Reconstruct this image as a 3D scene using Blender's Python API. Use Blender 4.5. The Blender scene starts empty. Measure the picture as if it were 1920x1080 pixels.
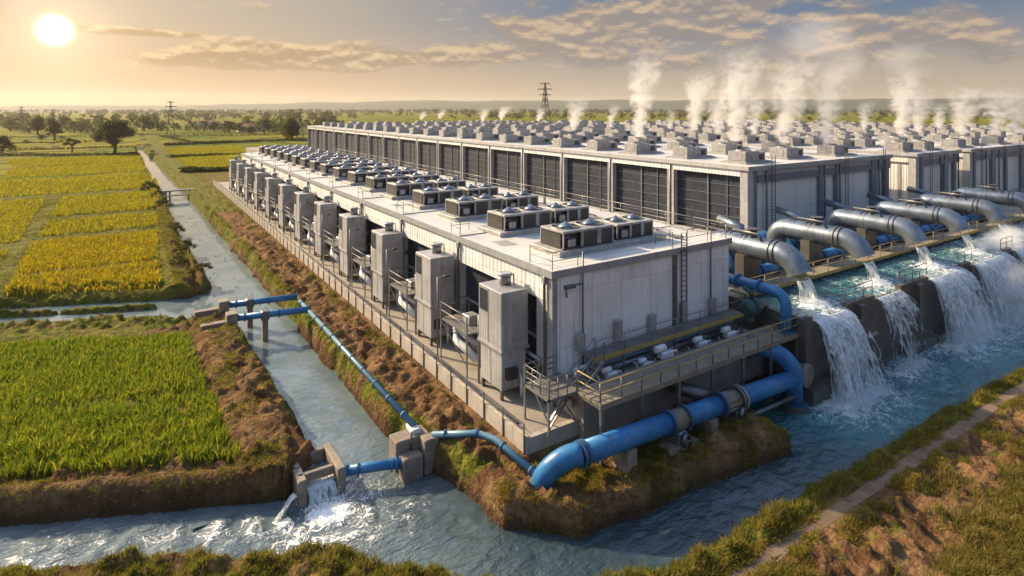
import bpy, math, random
import numpy as np
from mathutils import Vector, Matrix
R = math.radians
random.seed(7); rng = np.random.default_rng(11)
S = bpy.context.scene
COL = S.collection
PI = math.pi
# ------------------------------------------------------------------ camera
F, HY, CX, CAMZ = 1108.0, 203.0, 960.0, 19.0
YAW = math.atan2(726, F)
FW = (math.sin(YAW), math.cos(YAW)); RT = (math.cos(YAW), -math.sin(YAW))
cd = bpy.data.cameras.new('camera'); cam = bpy.data.objects.new('camera', cd); COL.objects.link(cam)
cam.location = (0, 0, CAMZ); cam.rotation_euler = (R(90), 0, -YAW)
cd.sensor_width = 36; cd.lens = 36*F/1920; cd.shift_y = -(540-HY)/1920
cd.clip_start = 0.1; cd.clip_end = 20000
S.camera = cam
S.view_settings.view_transform = 'Standard'; S.view_settings.look = 'None'
S.view_settings.exposure = 0.9; S.view_settings.gamma = 1; S.view_settings.use_curve_mapping = False
S.cycles.volume_bounces = 2; S.cycles.transparent_max_bounces = 24; S.cycles.max_bounces = 8
S.cycles.volume_max_steps = 256
SUN_AZ, SUN_EL = R(-28), R(30)            # measured from +Y, clockwise positive
SUNV = Vector((math.sin(SUN_AZ)*math.cos(SUN_EL), math.cos(SUN_AZ)*math.cos(SUN_EL), math.sin(SUN_EL)))
sl = bpy.data.lights.new('sun', 'SUN'); sl.energy = 4.6; sl.angle = R(0.6); sl.color = (1.0, 0.77, 0.47)
so = bpy.data.objects.new('sun', sl); COL.objects.link(so); so.rotation_euler = SUNV.to_track_quat('Z', 'Y').to_euler()
so.location = (-60, 200, 120)

class NT:
    """tiny node-graph writer"""
    def __init__(s, nt): s.nt = nt; s.L = nt.links
    def n(s, t, **kw):
        x = s.nt.nodes.new(t)
        for k, v in kw.items(): setattr(x, k, v)
        return x
    def put(s, sock, v):
        if isinstance(v, bpy.types.NodeSocket): s.L.new(v, sock)
        elif v is not None: sock.default_value = v
    def m(s, op, a, b=None, c=None, clamp=False):
        x = s.n('ShaderNodeMath', operation=op, use_clamp=clamp)
        for i, v in enumerate((a, b, c)):
            if v is not None: s.put(x.inputs[i], v)
        return x.outputs[0]
    def vm(s, op, a, b=None):
        x = s.n('ShaderNodeVectorMath', operation=op); s.put(x.inputs[0], a)
        if b is not None: s.put(x.inputs['Scale'] if op == 'SCALE' else x.inputs[1], b)
        return x.outputs['Value'] if op in ('DOT_PRODUCT', 'LENGTH') else x.outputs[0]
    def sep(s, v):
        x = s.n('ShaderNodeSeparateXYZ'); s.put(x.inputs[0], v); return x.outputs
    def comb(s, x, y, z):
        c = s.n('ShaderNodeCombineXYZ')
        for i, v in enumerate((x, y, z)): s.put(c.inputs[i], v)
        return c.outputs[0]
    def noise(s, v, scale, detail=4, rough=.55, dist=0, out='Fac', dim='3D'):
        x = s.n('ShaderNodeTexNoise', noise_dimensions=dim)
        if v is not None: s.put(x.inputs['Vector'], v)
        x.inputs['Scale'].default_value = scale; x.inputs['Detail'].default_value = detail
        x.inputs['Roughness'].default_value = rough; x.inputs['Distortion'].default_value = dist
        return x.outputs[out]
    def vor(s, v, scale, feature='F1', out='Distance', rnd=1):
        x = s.n('ShaderNodeTexVoronoi', feature=feature)
        if v is not None: s.put(x.inputs['Vector'], v)
        x.inputs['Scale'].default_value = scale; x.inputs['Randomness'].default_value = rnd
        return x.outputs[out]
    def ramp(s, f, lo, hi, a=0., b=1.):
        x = s.n('ShaderNodeMapRange', interpolation_type='SMOOTHSTEP'); s.put(x.inputs[0], f)
        for i, v in zip((1, 2, 3, 4), (lo, hi, a, b)): s.put(x.inputs[i], v)
        return x.outputs[0]
    def mix(s, f, a, b, mode='MIX'):
        x = s.n('ShaderNodeMix', data_type='RGBA', blend_type=mode, clamp_factor=True)
        s.put(x.inputs[0], f)
        for i, v in ((6, a), (7, b)):
            s.put(x.inputs[i], (*v, 1) if isinstance(v, tuple) and len(v) == 3 else v)
        return x.outputs[2]
    def coord(s, o='Object'): return s.n('ShaderNodeTexCoord').outputs[o]
    def pos(s): return s.n('ShaderNodeNewGeometry').outputs['Position']
    def attr(s, name): return s.n('ShaderNodeAttribute', attribute_name=name).outputs['Fac']
    def island(s): return s.n('ShaderNodeNewGeometry').outputs['Random Per Island']
    def bump(s, h, strength=.5, dist=.05, normal=None):
        x = s.n('ShaderNodeBump'); s.put(x.inputs['Height'], h)
        x.inputs['Strength'].default_value = strength; x.inputs['Distance'].default_value = dist
        if normal is not None: s.put(x.inputs['Normal'], normal)
        return x.outputs[0]

# ------------------------------------------------------------------ world: hazy evening sky
W = bpy.data.worlds.new('World'); S.world = W; W.use_nodes = True
W.node_tree.nodes.clear(); g = NT(W.node_tree)
def pixdir(px, py):
    sx = (px-CX)/F; d = Vector((FW[0]+sx*RT[0], FW[1]+sx*RT[1], (HY-py)/F)); d.normalize(); return d
def az_el(px, py):
    d = pixdir(px, py); return math.atan2(d.x, d.y), math.asin(d.z)
sky = g.n('ShaderNodeTexSky', sky_type='NISHITA'); sky.sun_disc = False
sky.sun_elevation = SUN_EL; sky.sun_rotation = SUN_AZ; sky.altitude = 50; sky.air_density = 1.0; sky.dust_density = 2.5; sky.ozone_density = 1.4
dirv = g.coord('Generated'); dx, dy, dz = g.sep(dirv)
az = g.m('ARCTAN2', dx, dy); el = g.m('ARCSINE', dz)
base = sky.outputs[0]
SD = pixdir(102, 57); cosd = g.vm('DOT_PRODUCT', dirv, tuple(SD)); ang = g.m('ARCCOSINE', g.m('MINIMUM', cosd, 0.999999))
# dusty evening air: warm low band, warmest towards the sun, blue-grey higher up and away from it
SKYK = 3.45
def K(c): return tuple(SKYK*q for q in c)
warmth = g.ramp(ang, R(2), R(54), 1, 0)
low = g.mix(warmth, K((.54, .43, .31)), K((.76, .49, .27)))
high = g.mix(warmth, K((.125, .20, .31)), K((.60, .49, .36)))
dust = g.mix(g.ramp(el, R(.5), R(9.5)), low, high)
base = g.mix(g.ramp(el, R(11), R(34), 1, .0), base, dust)
# clouds: long flat banks placed by azimuth and elevation
clouds = [(400,112,110,13,1.0),(560,108,110,16,1.15),(680,112,80,12,.9),(290,62,90,6,.9),(720,50,40,8,.25),(850,12,30,10,.3),(1060,62,120,20,.75),(1160,30,130,22,.8),
          (1280,40,110,25,.65),(1380,15,120,16,.6),(1330,78,80,10,.4),(1000,110,180,12,.35),(1580,40,70,25,.55),(1850,60,90,30,.35),(900,95,120,12,.35),(1760,40,60,20,.5),(1660,75,90,14,.5),(1880,110,70,12,.5),(1250,120,160,10,.45),(1560,110,120,12,.45),(750,75,90,8,.3)]
M = None
for px, py, sx, sy, w in clouds:
    a0, e0 = az_el(px, py); sa = abs(az_el(px+sx, py)[0]-a0); se = abs(az_el(px, py-sy)[1]-e0)
    u = g.m('DIVIDE', g.m('SUBTRACT', az, a0), sa); v = g.m('DIVIDE', g.m('SUBTRACT', el, e0), se)
    q = g.m('EXPONENT', g.m('MULTIPLY', g.m('ADD', g.m('MULTIPLY', u, u), g.m('MULTIPLY', v, v)), -.5))
    q = g.m('MULTIPLY', q, w); M = q if M is None else g.m('ADD', M, q)
def cn(de): return g.noise(g.comb(g.m('MULTIPLY', az, 11), g.m('MULTIPLY', g.m('ADD', el, de), 29), 3.1), 1.0, 9, .60, .05)
n0, n1 = cn(0), cn(R(.45))
dens = g.ramp(g.m('ADD', n0, g.m('MULTIPLY', M, .42)), .58, .74)
dens = g.m('MULTIPLY', dens, g.ramp(el, R(1.5), R(4.5)))
lit = g.ramp(g.m('SUBTRACT', n0, n1), -.04, .12)
ccol = g.mix(lit, g.mix(warmth, (.30*SKYK, .27*SKYK, .26*SKYK), (.50*SKYK, .33*SKYK, .17*SKYK)), g.mix(warmth, (.66*SKYK, .49*SKYK, .33*SKYK), (.90*SKYK, .66*SKYK, .36*SKYK)))
base = g.mix(g.m('MULTIPLY', dens, .92), base, ccol)
glow = g.m('ADD', g.m('MULTIPLY', g.m('EXPONENT', g.m('MULTIPLY', ang, -20.)), .75*SKYK), g.m('MULTIPLY', g.m('EXPONENT', g.m('MULTIPLY', ang, -7.)), .04*SKYK))
gl = g.vm('SCALE', (1.0, .72, .42), glow)
disc = g.vm('SCALE', (1.0, .93, .75), g.ramp(ang, R(.35), R(1.5), 2.2*SKYK, 0))
base = g.vm('ADD', g.vm('ADD', base, gl), disc)
bg = g.n('ShaderNodeBackground'); g.put(bg.inputs[0], base); bg.inputs[1].default_value = 0.15
wo = g.n('ShaderNodeOutputWorld'); g.L.new(bg.outputs[0], wo.inputs[0])

# ------------------------------------------------------------------ materials
def newmat(name):
    m = bpy.data.materials.new(name); m.use_nodes = True; m.node_tree.nodes.clear(); t = NT(m.node_tree)
    o = t.n('ShaderNodeOutputMaterial'); return m, t, o
def princ(t, o, color, rough=.6, metal=0., normal=None, **kw):
    p = t.n('ShaderNodeBsdfPrincipled')
    t.put(p.inputs['Base Color'], (*color, 1) if isinstance(color, tuple) else color)
    t.put(p.inputs['Roughness'], rough); t.put(p.inputs['Metallic'], metal)
    if normal is not None: t.put(p.inputs['Normal'], normal)
    for k, v in kw.items(): t.put(p.inputs[k], v)
    if o is not None: t.L.new(p.outputs[0], o.inputs[0])
    return p
MAT = {}
def surf(key, c1, c2, scale=1.5, rough=.6, metal=0., bump=.2, bscale=12, streak=.0, speck=0.):
    m, t, o = newmat(key); rnd = t.n('ShaderNodeObjectInfo').outputs['Random']; v = t.vm('ADD', t.coord(), t.comb(t.m('MULTIPLY', rnd, 37.), t.m('MULTIPLY', rnd, 91.), 0.))
    f = t.ramp(t.noise(v, scale, 6, .65), .35, .68)
    col = t.mix(f, c1, c2); col = t.mix(t.m('MULTIPLY', t.m('FRACT', t.m('MULTIPLY', rnd, 7.3)), .30), col, tuple(.55*q for q in c2))
    if streak:
        x, y, z = t.sep(v)
        s = t.noise(t.comb(t.m('MULTIPLY', x, 2.2), t.m('MULTIPLY', y, 2.2), t.m('MULTIPLY', z, .22)), 1.3, 5, .7)
        col = t.mix(t.m('MULTIPLY', t.ramp(s, .50, .74), streak), col, (.10, .075, .05))
    if speck:
        s = t.ramp(t.noise(v, 9, 3, .7), .62, .72); col = t.mix(t.m('MULTIPLY', s, speck), col, (.13, .07, .035))
    r = t.m('ADD', rough-.08, t.m('MULTIPLY', t.noise(v, scale*3, 3), .16))
    nb = t.bump(t.noise(v, bscale, 5, .6), bump, .03) if bump else None
    princ(t, o, col, r, metal, nb); MAT[key] = m; return m
def cladding(key, c1, c2, pitch=.32, seam=2.4, streak=.5):
    m, t, o = newmat(key); v0 = t.coord(); x, y, z = t.sep(v0); s = t.m('ADD', x, y); rnd = t.n('ShaderNodeObjectInfo').outputs['Random']
    v = t.vm('ADD', v0, t.comb(t.m('MULTIPLY', rnd, 37.), t.m('MULTIPLY', rnd, 91.), 0.)); xo, yo, _z = t.sep(v)
    wv = t.m('SINE', t.m('MULTIPLY', s, 2*PI/pitch)); w = t.ramp(wv, -.35, .35)
    col = t.mix(t.ramp(t.noise(v, .5, 6, .6), .35, .7), c1, c2)
    # each pressed sheet has its own faint tone
    pan = t.noise(t.comb(t.m('FLOOR', t.m('DIVIDE', s, seam)), t.m('FLOOR', t.m('DIVIDE', z, 3.1)), 0.), 7.3, 0)
    col = t.mix(t.ramp(pan, .35, .65, 0, .22), col, (.42, .41, .40))
    fr = t.m('FRACT', t.m('DIVIDE', s, seam)); ln = t.ramp(fr, .012, .022, 1, 0)
    fz = t.m('FRACT', t.m('DIVIDE', z, 3.1)); ln = t.m('MAXIMUM', ln, t.m('MULTIPLY', t.ramp(fz, .008, .016, 1, 0), .6))
    col = t.mix(t.m('MULTIPLY', ln, .55), col, (.12, .12, .12))
    st = t.noise(t.comb(t.m('MULTIPLY', xo, 1.9), t.m('MULTIPLY', yo, 1.9), t.m('MULTIPLY', z, .16)), 1.5, 6, .72)
    col = t.mix(t.m('MULTIPLY', t.ramp(st, .52, .76), streak), col, (.17, .135, .10))
    sp = t.ramp(t.noise(v, 3.0, 4, .75), .70, .78); col = t.mix(t.m('MULTIPLY', sp, .6), col, (.10, .08, .06))
    nb = t.bump(t.m('MULTIPLY', w, t.m('SUBTRACT', 1, ln)), .9, .035)
    princ(t, o, col, .55, .0, nb); MAT[key] = m; return m
cladding('cladding', (.84, .83, .81), (.74, .735, .72), pitch=.46, streak=.55)
cladding('cabinet_sheet', (.42, .42, .42), (.26, .265, .275), pitch=.21, seam=.9, streak=.8)
cladding('cladding_cream', (.78, .74, .67), (.68, .65, .60), pitch=.4, seam=3.2, streak=.35)
surf('trim_grey', (.40, .41, .42), (.30, .31, .33), 1.2, .5, .2, .08, 8, streak=.4)
surf('trim_light', (.48, .47, .455), (.36, .36, .355), 1.2, .55, .0, .08, 8, streak=.45)
surf('column_blue', (.20, .24, .29), (.15, .18, .22), 1.0, .5, .3, .08, 8, streak=.3)
surf('galvanised', (.36, .37, .38), (.26, .27, .28), 3, .42, .75, .05, 12, streak=.3)
surf('rail_metal', (.27, .26, .25), (.20, .19, .18), 3, .45, .6, 0)
surf('rail_yellow', (.42, .30, .07), (.30, .22, .08), 3, .55, .0, 0)
surf('dark_machine', (.035, .037, .04), (.07, .068, .065), 4, .5, .4, .2, 12)
surf('unit_white', (.40, .39, .37), (.235, .23, .225), 1.7, .5, .0, .06, 6, streak=.55, speck=.3)
surf('unit_panel', (.42, .42, .41), (.29, .29, .29), 1.1, .45, .25, .06, 6, streak=.75, speck=.45)
surf('white_plastic', (.72, .73, .74), (.60, .61, .62), 3, .4, 0, 0)
surf('concrete', (.36, .32, .26), (.26, .23, .19), .7, .85, 0, .35, 9, speck=.25)
surf('path_earth', (.125, .082, .05), (.20, .145, .095), .9, .9, 0, .5, 9, speck=.3)
surf('concrete_light', (.46, .42, .36), (.36, .32, .27), .8, .85, 0, .3, 9, streak=.5, speck=.25)
surf('concrete_wet', (.075, .07, .06), (.14, .125, .10), .9, .45, 0, .4, 7, streak=.6)
surf('concrete_box', (.30, .25, .19), (.19, .155, .12), 1.6, .85, 0, .5, 12, speck=.4)
surf('grating', (.17, .165, .15), (.25, .24, .22), 2, .6, .4, .3, 40, speck=.3)
surf('deck_plank', (.30, .26, .19), (.20, .175, .13), 1.4, .7, .1, .3, 14, speck=.4)
surf('pipe_blue', (.016, .14, .36), (.04, .21, .43), 1.6, .33, 0, .07, 5, speck=.5, streak=.5)
surf('pipe_teal', (.05, .17, .25), (.09, .21, .28), 1.2, .4, 0, .05, 6, speck=.3)
surf('flange_blue', (.03, .13, .27), (.05, .10, .17), 4, .5, .2, .15, 14, speck=.5)
surf('steel', (.28, .33, .38), (.18, .215, .26), .9, .36, .65, .06, 5, streak=.55, speck=.3)
surf('steel_dark', (.13, .14, .16), (.22, .21, .20), 2, .45, .7, .1, 10, speck=.4)
surf('rust_brown', (.20, .12, .06), (.33, .26, .18), 5, .6, .3, .3, 18)
surf('pump_green', (.03, .075, .07), (.05, .11, .10), 3, .4, .2, .1, 8, speck=.2)
surf('bark', (.06, .04, .025), (.11, .08, .05), 4, .9, 0, .6, 10)
surf('lattice', (.09, .09, .09), (.14, .13, .12), 1, .5, .5, 0)
surf('house_wall', (.70, .67, .60), (.6, .57, .5), 1, .8, 0, 0)
surf('house_roof', (.32, .16, .09), (.24, .12, .08), 1, .8, 0, 0)

def roofmat():
    m, t, o = newmat('roof_membrane'); v = t.coord(); x, y, z = t.sep(v)
    col = t.mix(t.ramp(t.noise(v, .25, 7, .65), .35, .7), (.63, .61, .57), (.50, .48, .45))
    fy = t.m('FRACT', t.m('DIVIDE', y, .62)); rib = t.ramp(t.m('ABSOLUTE', t.m('SUBTRACT', fy, .5)), .40, .48)
    col = t.mix(t.m('MULTIPLY', rib, .5), col, (.30, .29, .28))
    st = t.noise(t.comb(t.m('MULTIPLY', x, .35), t.m('MULTIPLY', y, 2.5), 0.), 1.2, 5, .7)
    col = t.mix(t.ramp(st, .52, .74, 0, .45), col, (.28, .25, .21))
    sp = t.ramp(t.noise(v, 2.3, 5, .8), .64, .74); col = t.mix(t.m('MULTIPLY', sp, .4), col, (.20, .17, .13))
    princ(t, o, col, t.m('ADD', .38, t.m('MULTIPLY', t.noise(v, .8, 4), .25)), 0, t.bump(rib, .7, .04)); MAT['roof_membrane'] = m
roofmat()
def louvremat():
    m, t, o = newmat('louvre_dark'); v = t.coord(); x, y, z = t.sep(v); s = t.m('ADD', x, y)
    cellz = t.m('FRACT', t.m('DIVIDE', z, .36)); cells = t.m('FRACT', t.m('DIVIDE', s, .52))
    grid = t.m('MAXIMUM', t.ramp(cellz, .80, .86), t.ramp(cells, .90, .94))
    idx = t.noise(t.comb(t.m('FLOOR', t.m('DIVIDE', s, .52)), t.m('FLOOR', t.m('DIVIDE', z, .36)), 2.), 5.7, 0)
    c = t.mix(t.ramp(idx, .3, .75), (.003, .006, .016), (.014, .026, .052))
    lamp = t.ramp(t.noise(v, 6, 2, .6), .69, .73)  # pale specks scattered at random over the louvre colour
    c = t.mix(t.m('MULTIPLY', lamp, .35), c, (.16, .18, .21))
    c = t.mix(t.m('MULTIPLY', grid, .7), c, (.028, .034, .044))
    princ(t, o, c, .6, .0, t.bump(grid, .8, .05)); MAT['louvre_dark'] = m
louvremat()
def coilmat():
    m, t, o = newmat('coil'); v = t.coord(); x, y, z = t.sep(v)
    f = t.m('FRACT', t.m('DIVIDE', t.m('ADD', x, y), .09)); f2 = t.m('FRACT', t.m('DIVIDE', z, .09))
    gr = t.m('MAXIMUM', t.ramp(f, .7, .8), t.ramp(f2, .7, .8))
    c = t.mix(gr, (.02, .02, .022), (.10, .098, .095)); c = t.mix(t.ramp(t.noise(v, 2.5, 4), .5, .7, 0, .6), c, (.12, .10, .08))
    princ(t, o, c, .5, .3, t.bump(gr, .5, .02)); MAT['coil'] = m
coilmat()

def leafmat(key, a, b, c=None, trans=.35, cfrac=.25):
    m, t, o = newmat(key); i = t.island()
    col = t.mix(t.ramp(i, .05, .95), a, b)
    big = t.noise(t.pos(), .28, 4, .6); col = t.mix(t.ramp(big, .38, .66), col, t.mix(i, b, tuple(.6*q for q in a)))
    if c is not None:
        col = t.mix(t.ramp(t.m('ADD', t.m('MULTIPLY', i, .55), t.m('MULTIPLY', t.noise(t.pos(), .55, 3), .6)), .62-cfrac*.4, .80-cfrac*.2), col, c)
    d = t.n('ShaderNodeBsdfPrincipled'); t.put(d.inputs['Base Color'], col); d.inputs['Roughness'].default_value = .55
    d.inputs['Specular IOR Level'].default_value = .12
    tr = t.n('ShaderNodeBsdfTranslucent'); t.put(tr.inputs[0], t.mix(.5, col, t.mix(.6, col, (.35, .33, .03))))
    x = t.n('ShaderNodeMixShader'); x.inputs[0].default_value = trans
    t.L.new(d.outputs[0], x.inputs[1]); t.L.new(tr.outputs[0], x.inputs[2]); t.L.new(x.outputs[0], o.inputs[0]); MAT[key] = m
leafmat('rice_green', (.045, .135, .006), (.13, .25, .010), (.33, .31, .02), .45, .22)
leafmat('rice_yellow', (.42, .29, .004), (.56, .36, .005), (.22, .22, .008), .45, .22)
leafmat('rice_mid', (.18, .22, .005), (.33, .29, .006), (.42, .31, .008), .45, .3)
leafmat('grass', (.05, .085, .010), (.13, .155, .016), (.27, .20, .035), .4, .35)
leafmat('grass_gold', (.075, .095, .010), (.20, .175, .020), (.36, .24, .045), .4, .40)  # dry gold tone; on the spit it also stands in for sunlight
leafmat('grass_dry', (.22, .15, .035), (.34, .24, .07), (.10, .12, .016), .4, .35)
leafmat('tree_leaf', (.020, .034, .008), (.05, .065, .014), None, .25)
leafmat('tree_leaf_pale', (.035, .045, .016), (.07, .08, .025), None, .25)

def groundmat():
    m, t, o = newmat('earth'); v = t.pos(); x, y, z = t.sep(v)
    n1 = t.noise(v, .55, 8, .65); n2 = t.noise(v, 3.2, 6, .7)
    soil = t.mix(t.ramp(n1, .36, .66), (.095, .050, .022), (.26, .150, .072))
    soil = t.mix(t.ramp(n2, .48, .70), soil, (.085, .050, .028))
    soil = t.mix(t.ramp(t.vor(v, 2.4), .0, .22, .55, 0), soil, (.36, .26, .17))
    damp = t.ramp(z, .15, .75, 1, 0); soil = t.mix(t.m('MULTIPLY', damp, .75), soil, (.055, .036, .022))
    gr = t.attr('grass'); gm = t.ramp(t.m('ADD', gr, t.m('MULTIPLY', t.m('SUBTRACT', t.noise(v, 1.1, 6, .7), .5), 1.6)), .38, .62)
    gcol = t.mix(t.ramp(t.noise(v, 2.0, 5), .35, .65), (.055, .080, .010), (.17, .16, .022))
    gcol = t.mix(t.ramp(t.noise(v, .35, 3), .5, .7), gcol, (.17, .13, .035))
    near = t.mix(gm, soil, gcol)
    # distant paddies: patchwork of plots with dark dikes
    ca, sa = math.cos(.3), math.sin(.3)
    pv = t.comb(t.m('ADD', t.m('MULTIPLY', x, ca), t.m('MULTIPLY', y, sa)), t.m('SUBTRACT', t.m('MULTIPLY', y, ca), t.m('MULTIPLY', x, sa)), 0.)
    wob = t.noise(v, .02, 2, out='Color'); pv = t.vm('ADD', pv, t.vm('SCALE', wob, 30.))
    br = t.n('ShaderNodeTexBrick'); t.put(br.inputs['Vector'], pv); br.inputs['Scale'].default_value = 1
    br.inputs['Brick Width'].default_value = 48; br.inputs['Row Height'].default_value = 20; br.inputs['Mortar Size'].default_value = 1.8
    br.inputs['Color1'].default_value = (.085, .125, .002, 1); br.inputs['Color2'].default_value = (.27, .205, .003, 1); br.inputs['Mortar'].default_value = (.04, .042, .008, 1)
    br.inputs['Bias'].default_value = -.1
    far = t.mix(t.ramp(t.noise(v, .11, 5, .7), .45, .7, 0, .35), br.outputs[0], (.11, .12, .006))
    far = t.mix(t.ramp(t.noise(v, .9, 4, .7), .5, .75, 0, .35), far, (.07, .07, .015))
    col = t.mix(t.attr('far'), near, far)
    h = t.m('ADD', t.noise(v, 2.2, 8, .68), t.m('MULTIPLY', t.vor(v, 4.5), .35))
    princ(t, o, col, .95, 0, t.bump(h, 1.0, .26), **{'Specular IOR Level': .06}); MAT['earth'] = m
groundmat()
def watermat():
    m, t, o = newmat('river_water'); v = t.pos(); x, y, z = t.sep(v)
    foam, aer = t.attr('foam'), t.attr('aer')
    w = t.noise(v, .32, 3, out='Color'); wv = t.vm('ADD', v, t.vm('SCALE', w, 1.6))
    def ridge(sc, wd): return t.ramp(t.m('ABSOLUTE', t.m('SUBTRACT', t.noise(wv, sc, 3, .6, 1.2), .5)), 0., wd, 1, 0)
    web = t.m('MAXIMUM', ridge(.9, .05), t.m('MULTIPLY', ridge(2.3, .06), .8))
    n = t.noise(wv, 1.1, 6, .65)
    k = t.m('ADD', t.m('MULTIPLY', web, .42), t.m('MULTIPLY', n, .6))
    fm = t.ramp(t.m('ADD', k, t.m('MULTIPLY', foam, 1.15)), .93, 1.25)
    fm = t.m('MULTIPLY', fm, t.ramp(foam, .03, .14))
    milk_sky = t.attr('milk_sky')  # milky water tone, its paleness also standing in for sky reflection
    body = t.mix(t.ramp(t.noise(v, .12, 4), .35, .65), (.030, .055, .068), (.045, .070, .078))
    body = t.mix(milk_sky, body, t.mix(t.ramp(t.noise(v, .28, 5, .65), .36, .64), (.115, .165, .18), (.175, .22, .225)))
    body = t.mix(aer, body, t.mix(t.ramp(n, .35, .65), (.025, .20, .225), (.08, .36, .37)))
    col = t.mix(fm, body, (.78, .82, .82))
    # ripples: long lines across the flow plus chop
    r1 = t.noise(t.comb(t.m('MULTIPLY', x, .8), t.m('MULTIPLY', y, 1.9), 0.), 1.5, 3, .55, .6)
    r2 = t.noise(v, 5.5, 4, .6, .4); r3 = t.noise(v, .6, 2); calm = t.ramp(t.noise(v, .22, 3, .6), .36, .62, .30, 1.15)
    hh = t.m('ADD', t.m('ADD', t.m('MULTIPLY', r1, .85), t.m('MULTIPLY', r2, .22)), t.m('MULTIPLY', r3, .4))
    amp = t.attr('chop')
    hh = t.m('ADD', t.m('MULTIPLY', hh, t.m('MULTIPLY', amp, calm)), t.m('MULTIPLY', fm, .12))
    princ(t, o, col, t.m('ADD', .045, t.m('MULTIPLY', fm, .55)), 0, t.bump(hh, 1.0, .42), IOR=1.7); MAT['river_water'] = m
watermat()
def fallmat(key, cover, tint=(.80, .87, .90), su=7., sv=.55):
    """broken sheet of falling water: white strands with clear gaps"""
    m, t, o = newmat(key); u, v, _ = t.sep(t.coord('UV'))
    wob = t.noise(t.comb(u, t.m('MULTIPLY', v, .6), 0.), 1.3, 3)
    uu = t.m('ADD', u, t.m('MULTIPLY', wob, .5))
    s1 = t.noise(t.comb(t.m('MULTIPLY', uu, su), t.m('MULTIPLY', v, sv), 0.), 1., 6, .65, .8)
    s2 = t.noise(t.comb(t.m('MULTIPLY', uu, su*.28), t.m('MULTIPLY', v, sv*.8), 4.), 1., 4, .6)
    web = t.ramp(t.vor(t.comb(t.m('MULTIPLY', uu, 3.2), t.m('MULTIPLY', v, 1.1), 0.), 1., 'DISTANCE_TO_EDGE'), 0, .16, 1, 0)
    k = t.m('ADD', t.m('ADD', t.m('MULTIPLY', s1, .62), t.m('MULTIPLY', s2, .42)), t.m('MULTIPLY', web, .17))
    edge = t.attr('edge'); k = t.m('SUBTRACT', k, t.m('MULTIPLY', edge, .35))
    a = t.ramp(k, .66-cover*.3, .80-cover*.2); a = t.m('MULTIPLY', a, .93)
    p = princ(t, None, t.mix(t.ramp(k, .55, .85), tint, (.92, .94, .95)), .25, 0, None)
    tl = t.n('ShaderNodeBsdfTranslucent'); tl.inputs[0].default_value = (.9, .93, .94, 1)
    mm = t.n('ShaderNodeMixShader'); mm.inputs[0].default_value = .4; t.L.new(p.outputs[0], mm.inputs[1]); t.L.new(tl.outputs[0], mm.inputs[2])
    tr = t.n('ShaderNodeBsdfTransparent'); x = t.n('ShaderNodeMixShader'); t.put(x.inputs[0], a)
    t.L.new(tr.outputs[0], x.inputs[1]); t.L.new(mm.outputs[0], x.inputs[2]); t.L.new(x.outputs[0], o.inputs[0]); MAT[key] = m
fallmat('falling_water', .95); fallmat('falling_water_thin', .68); fallmat('jet_water', .85, su=9., sv=.8)
m_, t_, o_ = newmat('spray_drop'); princ(t_, o_, (.86, .9, .92), .3, 0); MAT['spray_drop'] = m_
def volmat(key, dens, color, shape, aniso=.3):
    """shape 'plume': rising widening column in a unit box (x,y -1..1, z 0..1); 'puff': soft ellipsoid"""
    m, t, o = newmat(key); v = t.coord('Object'); rnd = t.n('ShaderNodeObjectInfo').outputs['Random']
    x, y, z = t.sep(v)
    off = t.m('MULTIPLY', rnd, 57.)
    if shape == 'plume':
        wx = t.m('SUBTRACT', t.noise(t.comb(off, 0., t.m('MULTIPLY', z, 2.2)), 1., 2), .5)
        cx = t.m('SUBTRACT', x, t.m('MULTIPLY', t.m('MULTIPLY', wx, z), 1.1))
        cx = t.m('SUBTRACT', cx, t.m('MULTIPLY', t.m('MULTIPLY', z, z), .45))
        r = t.m('SQRT', t.m('ADD', t.m('MULTIPLY', cx, cx), t.m('MULTIPLY', y, y)))
        rad = t.m('ADD', .13, t.m('MULTIPLY', t.m('POWER', z, .75), .50))
        core = t.m('SUBTRACT', 1., t.m('DIVIDE', r, rad))
        nz = t.noise(t.comb(t.m('ADD', t.m('MULTIPLY', cx, 2.1), off), t.m('MULTIPLY', y, 2.1), t.m('MULTIPLY', z, 4.6)), 1.5, 6, .66, 1.1)
        d = t.m('ADD', t.m('MULTIPLY', core, .75), t.m('MULTIPLY', t.m('SUBTRACT', nz, .5), t.m('ADD', 1.7, t.m('MULTIPLY', z, 2.3))))
        d = t.ramp(d, .10, .75)
        d = t.m('MULTIPLY', d, t.ramp(core, .0, .25))
        d = t.m('MULTIPLY', d, t.m('POWER', t.m('SUBTRACT', 1., t.m('MINIMUM', z, 1.)), 1.7))
    else:
        r = t.vm('LENGTH', v)
        nz = t.noise(t.vm('ADD', v, t.comb(off, off, 0.)), 1.7, 5, .62, .5)
        d = t.ramp(t.m('ADD', t.m('MULTIPLY', t.m('SUBTRACT', 1., r), .9), t.m('MULTIPLY', t.m('SUBTRACT', nz, .5), 1.5)), .1, .75)
        d = t.m('MULTIPLY', d, t.ramp(r, .65, 1., 1, 0))
    p = t.n('ShaderNodeVolumePrincipled'); p.inputs['Color'].default_value = (*color, 1)
    t.put(p.inputs['Density'], t.m('MULTIPLY', d, dens)); p.inputs['Anisotropy'].default_value = aniso
    t.L.new(p.outputs[0], o.inputs['Volume']); MAT[key] = m
volmat('steam', 1.35, (.97, .95, .92), 'plume', .35); volmat('mist', .65, (.97, .98, .98), 'puff', .2)
volmat('steam_cloud', .03, (.97, .96, .95), 'puff', .2)
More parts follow.
